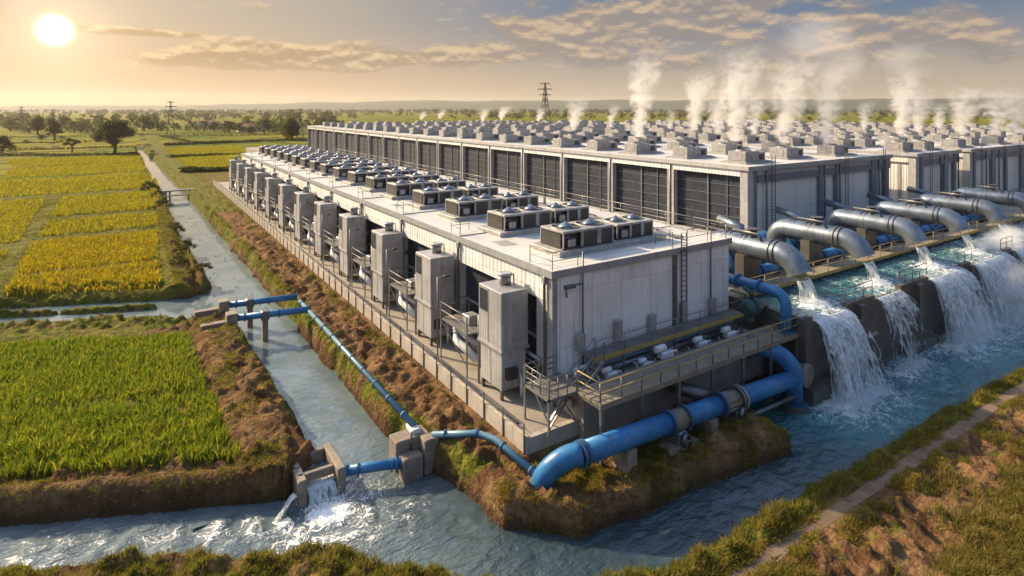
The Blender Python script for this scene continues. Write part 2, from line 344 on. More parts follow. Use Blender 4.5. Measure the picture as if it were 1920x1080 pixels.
# ------------------------------------------------------------------ mesh helpers
def rootpos(o):
    p = Vector((0, 0, 0))
    while o is not None: p += o.location; o = o.parent
    return p
class MB:
    """collects shapes in world coordinates, links them as ONE mesh object"""
    def __init__(s): s.v = []; s.f = []; s.sm = []
    def add(s, vs, fs, smooth=False):
        b = len(s.v); s.v += [tuple(p) for p in vs]; s.f += [tuple(i+b for i in f) for f in fs]; s.sm += [smooth]*len(fs); return s
    def box(s, x0, x1, y0, y1, z0, z1):
        return s.add([(x0,y0,z0),(x1,y0,z0),(x1,y1,z0),(x0,y1,z0),(x0,y0,z1),(x1,y0,z1),(x1,y1,z1),(x0,y1,z1)],
                     [(0,3,2,1),(4,5,6,7),(0,1,5,4),(1,2,6,5),(2,3,7,6),(3,0,4,7)])
    def bevbox(s, x0, x1, y0, y1, z0, z1, b=.05):
        """box with chamfered upright and top edges"""
        def ring(z, d): return [(x0+b+d,y0+d,z),(x1-b-d,y0+d,z),(x1-d,y0+b+d,z),(x1-d,y1-b-d,z),(x1-b-d,y1-d,z),(x0+b+d,y1-d,z),(x0+d,y1-b-d,z),(x0+d,y0+b+d,z)]
        v = ring(z0,0)+ring(z1-b,0)+ring(z1,b); f = [tuple(range(7,-1,-1)), tuple(range(16,24))]
        for k in (0, 8):
            for i in range(8): j = (i+1) % 8; f.append((k+i,k+j,k+8+j,k+8+i))
        return s.add(v, f)
    def bar(s, p, q, w=.06, h=None):
        p, q = Vector(p), Vector(q); d = (q-p).normalized(); h = h or w
        up = Vector((0,0,1)) if abs(d.z) < .95 else Vector((0,1,0))
        a = d.cross(up).normalized()*w/2; b = a.cross(d).normalized()*h/2
        return s.add([p-a-b,p+a-b,p+a+b,p-a+b,q-a-b,q+a-b,q+a+b,q-a+b], [(0,3,2,1),(4,5,6,7),(0,1,5,4),(1,2,6,5),(2,3,7,6),(3,0,4,7)])
    def tube(s, pts, r, n=10, cap=True, smooth=True):
        pts = [Vector(p) for p in pts]; k = len(pts); rr = r if isinstance(r, (list, tuple)) else [r]*k
        vs = []; prev = None
        for i, p in enumerate(pts):
            d = (pts[min(i+1,k-1)]-pts[max(i-1,0)]).normalized()
            if prev is None:
                up = Vector((0,0,1)) if abs(d.z) < .9 else Vector((1,0,0)); a = d.cross(up).normalized()
            else:
                a = (prev - d*prev.dot(d)).normalized()
            prev = a; b = d.cross(a)
            for j in range(n):
                t = 2*PI*j/n; vs.append(p+(a*math.cos(t)+b*math.sin(t))*rr[i])
        fs = [(i*n+j, i*n+(j+1)%n, (i+1)*n+(j+1)%n, (i+1)*n+j) for i in range(k-1) for j in range(n)]
        s.add(vs, fs, smooth)
        if cap:
            b = len(s.v)-len(vs); s.f += [tuple(b+j for j in range(n-1,-1,-1)), tuple(b+(k-1)*n+j for j in range(n))]; s.sm += [False]*2
        return s
    def disc(s, c, d, r, th, n=20):
        c = Vector(c); d = Vector(d).normalized(); return s.tube([c-d*th/2, c+d*th/2], r, n, True, False)
    def build(s, name, m, parent=None, bevel=0):
        me = bpy.data.meshes.new(name); o0 = rootpos(parent)
        me.from_pydata([(x-o0.x, y-o0.y, z-o0.z) for x, y, z in s.v], [], s.f)
        me.polygons.foreach_set('use_smooth', s.sm); me.materials.append(MAT[m]); me.update()
        o = bpy.data.objects.new(name, me); COL.objects.link(o); o.parent = parent
        return o
def arc(c, r, a0, a1, u, v, n=8):
    c, u, v = Vector(c), Vector(u), Vector(v)
    return [c+u*r*math.cos(a0+(a1-a0)*i/n)+v*r*math.sin(a0+(a1-a0)*i/n) for i in range(n+1)]
def tag(o, label=None, cat=None, group=None, kind=None):
    if label: o['label'] = label
    if cat: o['category'] = cat
    if group: o['group'] = group
    if kind: o['kind'] = kind
    return o
def thing(name, loc, label, cat, group=None):
    o = bpy.data.objects.new(name, None); COL.objects.link(o); o.location = loc; o.empty_display_size = .5
    return tag(o, label, cat, group)
def dup(o, loc=None, label=None, parent=None, group=None):
    c = o.copy(); COL.objects.link(c); c.parent = parent
    if loc is not None: c.location = loc
    if label: c['label'] = label
    if group: c['group'] = group
    for ch in list(o.children): dup(ch, parent=c)
    return c
def struct(o): o['kind'] = 'structure'; return o
ORD = 'first second third fourth fifth sixth seventh eighth ninth tenth eleventh twelfth thirteenth fourteenth fifteenth sixteenth seventeenth eighteenth nineteenth twentieth'.split()
ORD += ['twenty-'+x for x in ORD[:9]] + ['thirtieth'] + ['thirty-'+x for x in ORD[:9]]
def npmesh(name, V, faces, m, attrs=None, smooth=False, uv=None, kind=None):
    """numpy mesh: faces is a list of (N,k) index arrays"""
    me = bpy.data.meshes.new(name); V = np.asarray(V, np.float32)
    me.vertices.add(len(V)); me.vertices.foreach_set('co', V.ravel())
    faces = [np.asarray(f, np.int32) for f in faces if len(f)]
    tot = np.concatenate([np.full(len(f), f.shape[1], np.int32) for f in faces]); li = np.concatenate([f.ravel() for f in faces])
    me.loops.add(len(li)); me.loops.foreach_set('vertex_index', li)
    me.polygons.add(len(tot)); me.polygons.foreach_set('loop_start', np.concatenate([[0], np.cumsum(tot)[:-1]]).astype(np.int32))
    me.update(calc_edges=True); me.validate()
    me.polygons.foreach_set('use_smooth', np.full(len(me.polygons), smooth))
    for k, a in (attrs or {}).items():
        at = me.attributes.new(k, 'FLOAT', 'POINT'); at.data.foreach_set('value', np.asarray(a, np.float32).ravel())
    if uv is not None:
        ul = me.uv_layers.new(name='UVMap'); ul.data.foreach_set('uv', np.asarray(uv, np.float32)[li].ravel())
    me.materials.append(MAT[m]); o = bpy.data.objects.new(name, me); COL.objects.link(o)
    if kind: o['kind'] = kind
    return o
def gridfaces(nx, ny):
    i = np.arange((nx-1)*(ny-1)); a = (i//(nx-1))*nx + i % (nx-1); return np.stack([a, a+1, a+1+nx, a+nx], 1)
_T = np.random.default_rng(3).random((256, 256))
def vnoise(x, y, s=0):
    x = np.asarray(x)+s*17.3; y = np.asarray(y)+s*7.7; xi = np.floor(x).astype(int); yi = np.floor(y).astype(int); fx = x-xi; fy = y-yi
    fx = fx*fx*(3-2*fx); fy = fy*fy*(3-2*fy); T = _T
    a = T[xi % 256, yi % 256]; b = T[(xi+1) % 256, yi % 256]; c = T[xi % 256, (yi+1) % 256]; d = T[(xi+1) % 256, (yi+1) % 256]
    return (a*(1-fx)+b*fx)*(1-fy)+(c*(1-fx)+d*fx)*fy
def fbm(x, y, s=0, o=4):
    r = 0; a = .5
    for k in range(o): r = r+a*vnoise(x*2**k, y*2**k, s+k); a *= .5
    return r/(1-.5**o)
def sstep(a, b, x): t = np.clip((x-a)/(b-a), 0, 1); return t*t*(3-2*t)
def sdf(poly, x, y):
    """signed distance to a polygon, negative inside"""
    d = np.full(x.shape, 1e18); ins = np.zeros(x.shape, bool); n = len(poly)
    for i in range(n):
        (ax, ay), (bx, by) = poly[i], poly[(i+1) % n]; ex, ey = bx-ax, by-ay; wx, wy = x-ax, y-ay
        t = np.clip((wx*ex+wy*ey)/(ex*ex+ey*ey), 0, 1); d = np.minimum(d, (wx-ex*t)**2+(wy-ey*t)**2)
        c = ((ay > y) != (by > y)); 
        with np.errstate(divide='ignore', invalid='ignore'):
            ins ^= c & (x < (bx-ax)*(y-ay)/(by-ay+1e-12)+ax)
    d = np.sqrt(d); return np.where(ins, -d, d)
def segd(pts, x, y):
    d = np.full(np.shape(x), 1e18)
    for (ax, ay), (bx, by) in zip(pts[:-1], pts[1:]):
        ex, ey = bx-ax, by-ay; wx, wy = x-ax, y-ay; t = np.clip((wx*ex+wy*ey)/(ex*ex+ey*ey), 0, 1); d = np.minimum(d, np.hypot(wx-ex*t, wy-ey*t))
    return d

# ------------------------------------------------------------------ ground, water
CANAL = [(9.0,30),(8.6,45),(8.2,56),(7.5,80),(7.0,111),(6.3,170),(5.4,250),(4.6,330),(6.4,330),(8.6,250),(10.6,170),(11.5,111),(12.2,71),(12.2,54),(12.6,31)]
RIVER = [(-90,75),(-40,51.5),(-20,42.3),(-4.7,35.1),(0.5,32.6),(6.6,29.8),(8.9,31.5),(12.65,31.5),(13.9,25.4),(14.2,22.4),(16.7,20.0),(21,19.6),(26,19.1),(30.6,18.5),(31.6,19.6),(31.2,21.2),(31.0,24.4),(300,24.4),
         (300,11),(120,14.2),(53,15.6),(40,16.2),(30.2,16.4),(24,16.5),(18.4,16.7),(14,18.3),(11.2,20.6),(9.6,22.4),(7.4,24.9),(1.5,28.3),(-4.3,31.3),(-20,38.2),(-40,47.5),(-90,70)]
CHAN_A = [(8.6,57.6),(8.3,67.5),(5.2,66.9),(3.2,67.6),(-9.6,73.0),(-60,94),(-60,91.9),(-9.4,71.0),(2.4,66.0),(4.0,64.4),(2.4,64.8),(-9.4,69.7),(-60,90.6),(-60,88.4),(-9.2,67.1),(3.4,61.2),(5.6,58.6)]
def wetdist(x, y): return np.minimum(np.minimum(sdf(CANAL, x, y), sdf(RIVER, x, y)), sdf(CHAN_A, x, y))
def canal_side(x, y):
    return x - (10.6 - .012*(y-31))
def height(x, y):
    d = wetdist(x, y)
    wob = (fbm(x*.55, y*.55, 5)-.5)
    d2 = d + wob*np.where((y > 31.5) & (x < 14), 1.25, .8)*sstep(0, .5, np.abs(d)+.2)
    right_bank = (y < 17.2) & (x > 12) | (y < 20.5) & (x > 9) & (x < 16)
    L = np.full(x.shape, 1.5)
    left = x < 9.5
    fieldin = left & (x < 4.6) & (y > 29)
    L = np.where(fieldin, 1.05, L)
    L = np.where((y < 27) & (x < 12) | (x < 12) & (y+.5*x < 29.7), .8, L)
    L = np.where(right_bank, .95, L)
    spit = (x > 12) & (y < 25.5) & ~right_bank
    chan = left & (y > 57) & (y < 100) & (x < 6.5)
    bw = np.where(right_bank, 1.3, np.where(chan, .5, np.where(left & (y + .47*x > 35.6), 1.35, np.where(spit, .38, .6))))
    L = np.where(spit, 1.15, L); L = np.where(chan & (d < 2.0), .45, L)
    k = sstep(np.where(spit | chan, -.1, -.35), 1, d2/bw)
    h = -.9 + (L+.9)*k
    # rough clods and humps on the bare banks
    bank = sstep(.2, .8, d)*np.where(left, sstep(5.5, 3.5, d), sstep(9, 6, d))
    near = sstep(260, 60, np.hypot(x, y))
    clod = (fbm(x*1.7, y*1.7, 1)-.5)*.65 + (fbm(x*.5, y*.5, 2)-.5)*.55 + np.maximum(vnoise(x*2.6, y*2.6, 4)-.5, 0)*.75 + np.maximum(vnoise(x*1.3, y*1.3, 6)-.62, 0)*.8
    h = h + clod*np.where(fieldin & (d > 4.5), .25, bank)*near*sstep(-.2, .5, d)
    # raised lip of the dikes along the paddies
    for pts, hh, w in DIKES: h = np.where(d > .15, np.maximum(h, hh - (segd(pts, x, y)/w)**2*.6 + (fbm(x, y, 8)-.5)*.3), h)
    pm_ = sstep(.85, .38, np.abs(y-(14.2-.012*(x-20))))*(x > 13.5)*(x < 122); h = h*(1-pm_)+1.02*pm_
    h = np.maximum(h, np.where(d > .12, 1.25-np.maximum(0, np.hypot(x-16.4, y-22.5)-.75)*1.6, -9))
    # flat pads under the plant
    pad = (x > 16.4) & (y > 24.2) & (x < 300) & (y < 240); h = np.where(pad & (d > .3), 1.55, h)
    h = np.where((x > 36) & (y > 21.5) & (y < 235), np.minimum(h, .5), h)
    r = np.hypot(x, y); h = h + sstep(700, 3000, r)*8*(fbm(x/900, y/900, 9)-.5)
    return h
DIKES = [([(-20,43.2),(-9,38.0),(4.6,31.6)], 1.35, .7), ([(-60,85.6),(-9,64.9),(3.6,58.4),(7.4,54)], .55, .9), ([(5.9,30),(5.4,54)], 1.7, 1.1), ([(-10.4,72),(-10.8,126),(-12,190)], 1.3, .8),
         ([(-60,96),(-9,75),(3.2,68.6)], .9, .8), ([(4.2,68),(5.2,110),(6,170)], 1.5, 1.1), ([(-60,280),(9,272)], 1.8, 2.2),
         ([(12.5,180),(30,181),(60,200)], 1.9, 2), ([(13.5,140),(13,400)], 1.6, 2), ([(-22,74),(-30,190)], 1.3, .8)]
def axis(segs):
    out = []
    for a, b, st in segs: out += list(np.arange(a, b-1e-6, st))
    return np.array(out)
def geo(a, b, st, gfac):
    out = [a]
    while out[-1] < b: out.append(out[-1]+st); st *= gfac
    return np.array(out)
gx = np.unique(np.concatenate([-geo(9, 5600, .7, 1.13)[::-1], axis([(-9, 20, .17), (20, 38, .22), (38, 60, .3)]), geo(60, 5600, .6, 1.12)]))
gy = np.unique(np.concatenate([-geo(-8, 1500, .5, 1.3)[::-1], axis([(8, 60, .19), (60, 82, .3)]), geo(82, 5600, .45, 1.035)]))
X, Y = np.meshgrid(gx, gy); Hh = height(X, Y); D0 = wetdist(X, Y)
RR = np.hypot(X, Y)
left = X < 9.5
grass = .30 + .25*(fbm(X*.23, Y*.23, 21)-.5)*2
edge = sstep(1.9, .5, D0)*sstep(.05, .35, D0)
grass = np.where((X > 12) & (Y > 25), .10 + .62*edge*(fbm(X*.4, Y*.4, 22)+.35) + .40*sstep(1.4, .1, np.abs(X-15.9))*(fbm(X*.3, Y*.3, 23)), grass)
grass = np.where((X > 12) & (Y > 17.5) & (Y < 25), .24+.3*(fbm(X*.6, Y*.6, 25)-.35), grass)
grass = np.where(left & (Y > 28), .30 + .20*edge*(Y+.47*X > 36), grass)
grass = np.where((Y < 17.3) & (X > 12), .33 + .40*sstep(2.6, .8, D0) + .25*(fbm(X*.35, Y*.35, 24)-.5), grass)
grass = np.where((X > 9) & (Y > 110), np.maximum(grass, .48), grass)
grass = np.where((Y < 30) & (X < 12) & (D0 > 0) & (Y+X*.5 < 30), .34+.35*(fbm(X*.6, Y*.6, 26)-.4), grass)
grass = np.where((X < 16) & (Y > 60), grass + .16*sstep(60, 140, Y), grass); grass = np.where((X < 4.5) & (Y > 56), .62, grass)
far = np.maximum(sstep(4.0, 3.2, X - 0*Y)*sstep(186, 196, Y), np.maximum(sstep(14.5, 18, X)*sstep(170, 186, Y), sstep(330, 350, Y)))
far = np.where(D0 < 1.5, 0, far); far = np.maximum(far, sstep(150, 190, np.abs(X))*(Y > 60))
for pts, hh, w in DIKES: far = far*sstep(w*.9, w*1.5, segd(pts, X, Y))
V = np.stack([X, Y, Hh], -1).reshape(-1, 3)
ground = npmesh('ground', V, [gridfaces(len(gx), len(gy))], 'earth', {'grass': grass, 'far': far}, True, kind='structure')
GX, GY, GH = gx, gy, Hh
def gz(x, y):
    """ground height at points, read from the sheet"""
    x = np.atleast_1d(np.asarray(x, float)); y = np.atleast_1d(np.asarray(y, float))
    i = np.clip(np.searchsorted(GX, x)-1, 0, len(GX)-2); j = np.clip(np.searchsorted(GY, y)-1, 0, len(GY)-2)
    u = (x-GX[i])/(GX[i+1]-GX[i]); v = (y-GY[j])/(GY[j+1]-GY[j])
    return (GH[j, i]*(1-u)+GH[j, i+1]*u)*(1-v)+(GH[j+1, i]*(1-u)+GH[j+1, i+1]*u)*v
# falls: lip from a to b along the basin wall, how much water each carries
LIPY, POOLZ = 21.7, 5.0
FALLS = [(37.9, 42.3, 1.0), (46.1, 50.1, .66), (54.8, 61.6, .98), (63.3, 71.6, .95), (73.0, 82.5, .95), (84.0, 94.0, .95), (97, 106, .95), (111, 121, .9)]
# river surface
wx_ = np.unique(np.concatenate([-geo(12, 90, .5, 1.1)[::-1], axis([(-12, 62, .16)]), geo(62, 300, .25, 1.05)]))
wy_ = np.unique(np.concatenate([axis([(9, 38, .16)]), geo(38, 92, .3, 1.05)]))
X, Y = np.meshgrid(wx_, wy_)
foam = np.zeros(X.shape); aer = np.zeros(X.shape)
for a, b, k in FALLS:
    cx = np.clip(X, a+.3, b-.2); dd = np.hypot((X-cx)*.8, (Y-20.3)*np.where(Y < 20.3, .8, 1.3))
    foam = np.maximum(foam, k*np.exp(-(dd/1.15)**2)*1.05); foam = np.maximum(foam, .70*k*np.exp(-(dd/3.1)**2)); aer = np.maximum(aer, np.exp(-(dd/3.4)**2)*k)
foam = np.maximum(foam, .24*sstep(75, 36, X)*sstep(33, 40, X)*sstep(16.9, 19, Y))
aer = np.maximum(aer, .75*sstep(33.5, 38, X)*sstep(17.2, 20.0, Y)*sstep(130, 70, X)); aer = np.maximum(aer, .4*sstep(30.5, 32, X)*sstep(17.8, 20, Y)*sstep(40, 36, X))
foam = np.maximum(foam, .44*sstep(46, 66, X)*sstep(17.3, 20, Y))
# churning water below the inlet box
bx, by = 8.1, 27.9
dd = np.hypot(X-bx, (Y-by)); th = np.arctan2(Y-by, X-bx)
foam = np.maximum(foam, .95*np.exp(-(dd/1.55)**2)); foam = np.maximum(foam, .60*np.exp(-((dd-2.0)/1.5)**2)*sstep(.2, .7, fbm(dd*1.3+th*.8, th*1.2, 31)+.15))
arcs = .5+.5*np.sin(np.hypot(X-9.5, Y-28.5)*4.2+(fbm(X*.6, Y*.6, 33)-.5)*6)
leftarm = sstep(9.5, 7.5, X)*sstep(-7, -1, X)*np.exp(-((Y-(30.6-.47*(X-1.0)))/1.25)**2)
foam = np.maximum(foam, .74*leftarm*arcs*sstep(-4, 5, X)); foam = np.maximum(foam, .40*leftarm)
foam = np.maximum(foam, .45*np.exp(-(np.hypot(X-11.0, (Y-26))/2.2)**2)); foam = np.maximum(foam, .15*np.exp(-(np.hypot((X-14)/2.2, (Y-20))/1.8)**2))
foam = np.clip(foam-.10*(fbm(X*.8, Y*.8, 34)), 0, 1.2)
chop = .40 + .25*sstep(14, 30, X) + .9*np.clip(foam, 0, .6) + .35*aer
Z = (fbm(X*1.1, Y*1.6, 41)-.5)*.13*(1+2*aer) + (fbm(X*.35, Y*.55, 43)-.5)*.16 + np.clip(foam-.45, 0, 1)*.35*(fbm(X*2.2, Y*2.2, 42)) + leftarm*(arcs-.5)*.10
Z = Z*(1-sstep(28.6, 30.0, Y)*sstep(8, 9, X)*sstep(14, 13.5, X)); milk_sky = np.maximum(sstep(13.5, 9, X)*.55, .75*sstep(24, 31, Y)*(X < 14)); V = np.stack([X, Y, Z], -1).reshape(-1, 3); inside = (sdf(RIVER, X, Y) < 1.6)
fcs = gridfaces(len(wx_), len(wy_)); keep = inside.ravel()[fcs].any(1) & (X.ravel()[fcs].mean(1) < 300)
used = np.unique(fcs[keep]); remap = np.full(X.size, -1); remap[used] = np.arange(len(used))
cut = (Y.ravel()[fcs[keep]].mean(1) > 30.5) & (X.ravel()[fcs[keep]].mean(1) > 8.0)
def sub(a): return a.ravel()[used]
npmesh('river', V[used], [remap[fcs[keep][~cut]]], 'river_water', {'foam': sub(foam), 'aer': sub(aer), 'chop': sub(chop), 'milk_sky': sub(milk_sky)}, True, kind='structure')
# canal and side channel surface
wx2 = axis([(2.5, 13.6, .25)]); wy2 = np.concatenate([axis([(30.2, 70, .25)]), geo(70, 332, .4, 1.03)])
X, Y = np.meshgrid(wx2, wy2); near = sstep(60, 34, Y)
Z = (fbm(X*.9, Y*1.5, 44)-.5)*.05*near+.004
npmesh('canal_water', np.stack([X, Y, Z*sstep(30.6, 32.5, Y)+.012], -1).reshape(-1, 3), [gridfaces(len(wx2), len(wy2))], 'river_water', {'foam': .16*near*(X > 8), 'aer': 0*X, 'chop': .012+.24*near, 'milk_sky': .9-.25*sstep(70, 40, Y)}, True, kind='structure')
wx3 = np.concatenate([-geo(10, 60, .6, 1.06)[::-1][:-1], axis([(-10, 2.5, .5)]), [2.5]]); X, T = np.meshgrid(wx3, np.linspace(-4.4, 4.4, 12)); Y = 64.2-(X-3)*.413+T
npmesh('channel_water', np.stack([X, Y, 0*X+.002], -1).reshape(-1, 3), [gridfaces(len(wx3), 12)], 'river_water', {'foam': 0*X, 'aer': 0*X, 'chop': 0*X+.08, 'milk_sky': 0*X+.8}, True, kind='structure')

# ------------------------------------------------------------------ grass, rice
def blades(P0, h, lean, w, per, spread, nseg=2):
    """tufts of curved tapering blades at points P0 (N,3); per = blades a tuft"""
    N = len(P0)*per; P0 = np.repeat(P0, per, 0); h = np.repeat(h, per)*rng.uniform(.6, 1.1, N)
    a = rng.uniform(0, 2*PI, N); r = spread*np.sqrt(rng.random(N)); B = P0+np.stack([r*np.cos(a), r*np.sin(a), 0*r], 1)
    a2 = a+rng.normal(0, .7, N); ln = lean*rng.uniform(.3, 1.3, N)
    dirn = np.stack([np.cos(a2), np.sin(a2), 0*a2], 1); f = rng.uniform(0, 2*PI, N); side = np.stack([np.cos(f), np.sin(f), 0*f], 1)*(w*rng.uniform(.7, 1.3, N))[:, None]
    up = np.array([0, 0, 1.])
    mid = B+up*(h*.6)[:, None]+dirn*(h*ln*.35)[:, None]; tip = B+up*(h*(1-.25*ln))[:, None]+dirn*(h*ln)[:, None]
    V = np.stack([B-side*.7, B+side*.7, mid+side, mid-side, tip], 1).reshape(-1, 3); i = np.arange(N)[:, None]*5
    return V, (i+np.array([0, 1, 2, 3])), (i+np.array([3, 2, 4]))
def plants(name, P0, h, lean, w, per, spread, m, label=None, cat=None):
    V, q, t = blades(P0, h, lean, w, per, spread); o = npmesh(name, V, [q, t], m, kind='stuff'); return tag(o, label, cat)
def rowfield(poly, sx, sy, jit=.15):
    xs = [p[0] for p in poly]; ys = [p[1] for p in poly]
    x, y = np.meshgrid(np.arange(min(xs), max(xs), sx), np.arange(min(ys), max(ys), sy)); x = x.ravel(); y = y.ravel()
    x = x+rng.normal(0, sx*jit, len(x)); y = y+rng.normal(0, sy*jit, len(x)); k = sdf(poly, x, y) < -.05; x, y = x[k], y[k]
    return np.stack([x, y, gz(x, y)-.03], 1)
def paddy(poly, sx, sy, h, per, w, m, label, lean=.45, gaps=0):
    P = rowfield(poly, sx, sy); n = fbm(P[:, 0]*.35, P[:, 1]*.35, 51)
    if gaps: k = rng.random(len(P)) > gaps*sstep(.5, .7, fbm(P[:, 0]*.8, P[:, 1]*.3, 52)); P, n = P[k], n[k]
    hh = h*(.78+.45*n); return plants('rice_crop', P, hh, lean, w, per, min(sx, sy)*.55, m, label, 'rice')
paddy([(-12,40.9),(-9,39.3),(4.85,32.4),(4.5,41.2),(-11,46.6)], .40, .20, .80, 10, .030, 'rice_green', 'green rice plot beside the canal bank with its front edge on the river dike', .5, .5)
paddy([(-11,47.2),(4.45,41.6),(4.15,52.6),(-2,55.8),(-12,60)], .42, .22, .76, 9, .032, 'rice_green', 'green rice plot between the river-edge plot and the side channels', .5, .3)
MID = [([(-9.6,74.6),(2.9,69.0),(3.2,79.6),(-9.8,80.2)], 'rice_yellow', 'deep yellow rice plot nearest the side channels'), ([(-9.8,82),(3.3,81.4),(3.9,99.6),(-10.2,100)], 'rice_yellow', 'yellow rice plot second up from the side channels'),
       ([(-10,105),(4.2,104.5),(4.8,117),(-10.2,117.5)], 'rice_mid', 'yellow-green rice plot with a thin pale patch, third up from the channels'), ([(-10.2,123),(5,122.6),(5.8,147.5),(-10.6,148)], 'rice_mid', 'green-gold rice plot level with the footbridge'),
       ([(-24,155),(6.2,154),(7,190),(-26,191)], 'rice_mid', 'long olive rice plot before the shaded tree plot'), ([(-26,197),(7.2,196),(7.6,225),(-28,226)], 'rice_mid', 'far olive rice plot under the big tree'), 
       ([(-28,232),(8,230),(8.4,266),(-34,267)], 'rice_mid', 'shaded rice plot at the foot of the big tree'),
       ([(-22,84),(-12.0,80),(-12.2,96),(-24,97)], 'rice_mid', 'green rice plot outside the cross dike, edge of the valley track'), ([(-24,103),(-12.3,102),(-12.8,147),(-28,148)], 'rice_mid', 'green rice plot beyond the cross dike'),
       ([(15.5,190),(40,196),(38,240),(15,236)], 'rice_mid', 'green rice plot between the canal road and the condenser hall'), ([(15,243),(42,247),(44,300),(14.5,296)], 'rice_mid', 'green rice plot behind the condenser hall, beyond a dike')]
for poly, m, lab in MID:
    yy = poly[0][1]; s = .36 if yy < 100 else .5 if yy < 150 else .8
    paddy(poly, s, s, .72, 5 if yy < 100 else 4, .045*s/.36+.01, m, lab, .5, .5)
def scatter(n, x0, x1, y0, y1, fn, dens=1):
    x = rng.uniform(x0, x1, n); y = rng.uniform(y0, y1, n); p = fn(x, y); k = rng.random(n) < p; x, y = x[k], y[k]; return np.stack([x, y, gz(x, y)-.03], 1)
def f_right(x, y):
    d = wetdist(x, y); cl = sstep(.50, .66, fbm(x*.42, y*.42, 61)); pathc = np.abs(y-(14.2-.012*(x-20)))
    e = sstep(2.1, .5, d)*sstep(.0, .25, d)*(.25+.75*sstep(.35, .55, fbm(x*.6, y*.6, 62))); return np.clip(e+cl*.35*(d > 2), 0, 1)*(pathc > .5)*(y < 17)
P = scatter(42000, 14, 75, 7.5, 17, f_right); plants('bank_grass', P, .34*(.5+1.1*fbm(P[:,0]*.5, P[:,1]*.5, 63)), .7, .014, 7, .12, 'grass', 'tufted green and straw grass lining the far edge of the river path', 'grass')
P = scatter(30000, 14, 75, 6.5, 16.8, lambda x, y: (np.abs(y-(14.2-.012*(x-20))) > .45)*np.clip(f_right(x, y)*.8*sstep(.4, .6, fbm(x*.7, y*.7, 71))+.70*sstep(.57, .66, fbm(x*.55,y*.55,72)), 0, 1)); plants('dry_grass', P, .42*(.6+.9*fbm(P[:,0]*.5, P[:,1]*.5, 64)), .6, .012, 7, .14, 'grass_dry', 'golden dry grass among the clods beside the river path', 'grass')
P = scatter(5000, 24, 40, 6.5, 11.5, lambda x, y: sstep(10.9, 9.3, y+(x-30)*-.10)*.9); plants('straw_grass', P, .5*(.6+.8*fbm(P[:,0]*.5, P[:,1]*.5, 65)), .9, .012, 9, .2, 'grass_dry', 'tall tangled straw grass in the lower corner of the river bank', 'grass')
P = scatter(40000, -12, 13, 17, 33.5, lambda x, y: sstep(0, .3, wetdist(x, y))*(y+.5*x < 29.6)*(.10+.9*sstep(.46, .60, fbm(x*.6, y*.6, 66)))*.95); plants('shore_grass', P, .27*(.5+1.0*fbm(P[:,0]*.8, P[:,1]*.8, 67)), .6, .013, 7, .1, 'grass', 'green grass on the low shore facing the rice dike', 'grass')
def f_canal(x, y):
    d = wetdist(x, y); lft = (x < 9); c = sstep(.46, .60, fbm(x*.55, y*.55, 68))
    return np.where(lft, sstep(0, .3, d)*(x > 4.2)*c*.55*sstep(4.5, 3.2, d)+.25*(x > 4.2)*(y > 66)*sstep(.1, .4, d), (x < 16.7)*(y > 25.5)*sstep(.05, .3, d)*(sstep(1.5, .5, d)*.6*c+.4*c*sstep(1.0, .2, np.abs(x-16))))
P = scatter(60000, 4, 17, 25, 120, f_canal); plants('canal_grass', P, .22*(.5+1.0*fbm(P[:,0]*.8, P[:,1]*.8, 69))*(1+.006*(P[:,1]-30)), .7, .015, 6, .12, 'grass', 'mossy grass along both earth banks of the canal', 'grass')
P = scatter(15000, 4, 17, 100, 330, lambda x, y: f_canal(x, y)*.7); plants('weeds', P, .5*(.5+fbm(P[:,0]*.8, P[:,1]*.8, 70)), .7, .04, 5, .3, 'grass', 'rank weeds along the distant reach of the canal', 'weeds')
P = scatter(26000, 13, 31.5, 18, 24.3, lambda x, y: sstep(.05, .3, wetdist(x, y))*(.06+.85*sstep(.50, .62, fbm(x*.7, y*.7, 73)))*(y < 24)); plants('spit_grass', P, .20*(.5+1.0*fbm(P[:,0]*.8, P[:,1]*.8, 74)), .8, .012, 7, .12, 'grass_gold', 'short grass on the earth spit below the big blue pipe', 'grass')  # gold blade colour stands in for sunlight on the shaded spit
P = scatter(16000, -22, 7, 26, 100, lambda x, y: .75*np.maximum.reduce([sstep(.9, .4, segd(p, x, y)) for p, _, _ in DIKES])*sstep(.1, .4, wetdist(x, y))*sstep(.42, .56, fbm(x*.6, y*.6, 75))); plants('dike_grass', P, .25*(.5+1.0*fbm(P[:,0]*.8, P[:,1]*.8, 76)), .7, .016, 6, .13, 'grass', 'low grass on the dikes between the rice plots', 'grass')
def hedge(name, pts, w, h, n, label):
    i = rng.integers(0, len(pts)-1, n); t = rng.random(n); A = np.array(pts, float); q = A[i]+(A[i+1]-A[i])*t[:, None]+rng.normal(0, w*.4, (n, 2)); z = gz(q[:, 0], q[:, 1])+h*rng.random(n)*(.3+1.1*fbm(q[:, 0]*.12, q[:, 1]*.12, 120)); s = h*.22*rng.uniform(.6, 1.4, n)
    Pp = np.stack([q[:, 0], q[:, 1], z], 1); a = rng.normal(0, 1, (n, 3)); a /= np.linalg.norm(a, axis=1)[:, None]; b = np.cross(a, rng.normal(0, 1, (n, 3))); b /= np.linalg.norm(b, axis=1)[:, None]
    V = np.stack([Pp-a*s[:, None], Pp+b*s[:, None], Pp+a*s[:, None], Pp-b*s[:, None]], 1).reshape(-1, 3)
    return tag(npmesh(name, V, [np.arange(n)[:, None]*4+np.arange(4)], 'tree_leaf', kind='stuff'), label, 'hedge')
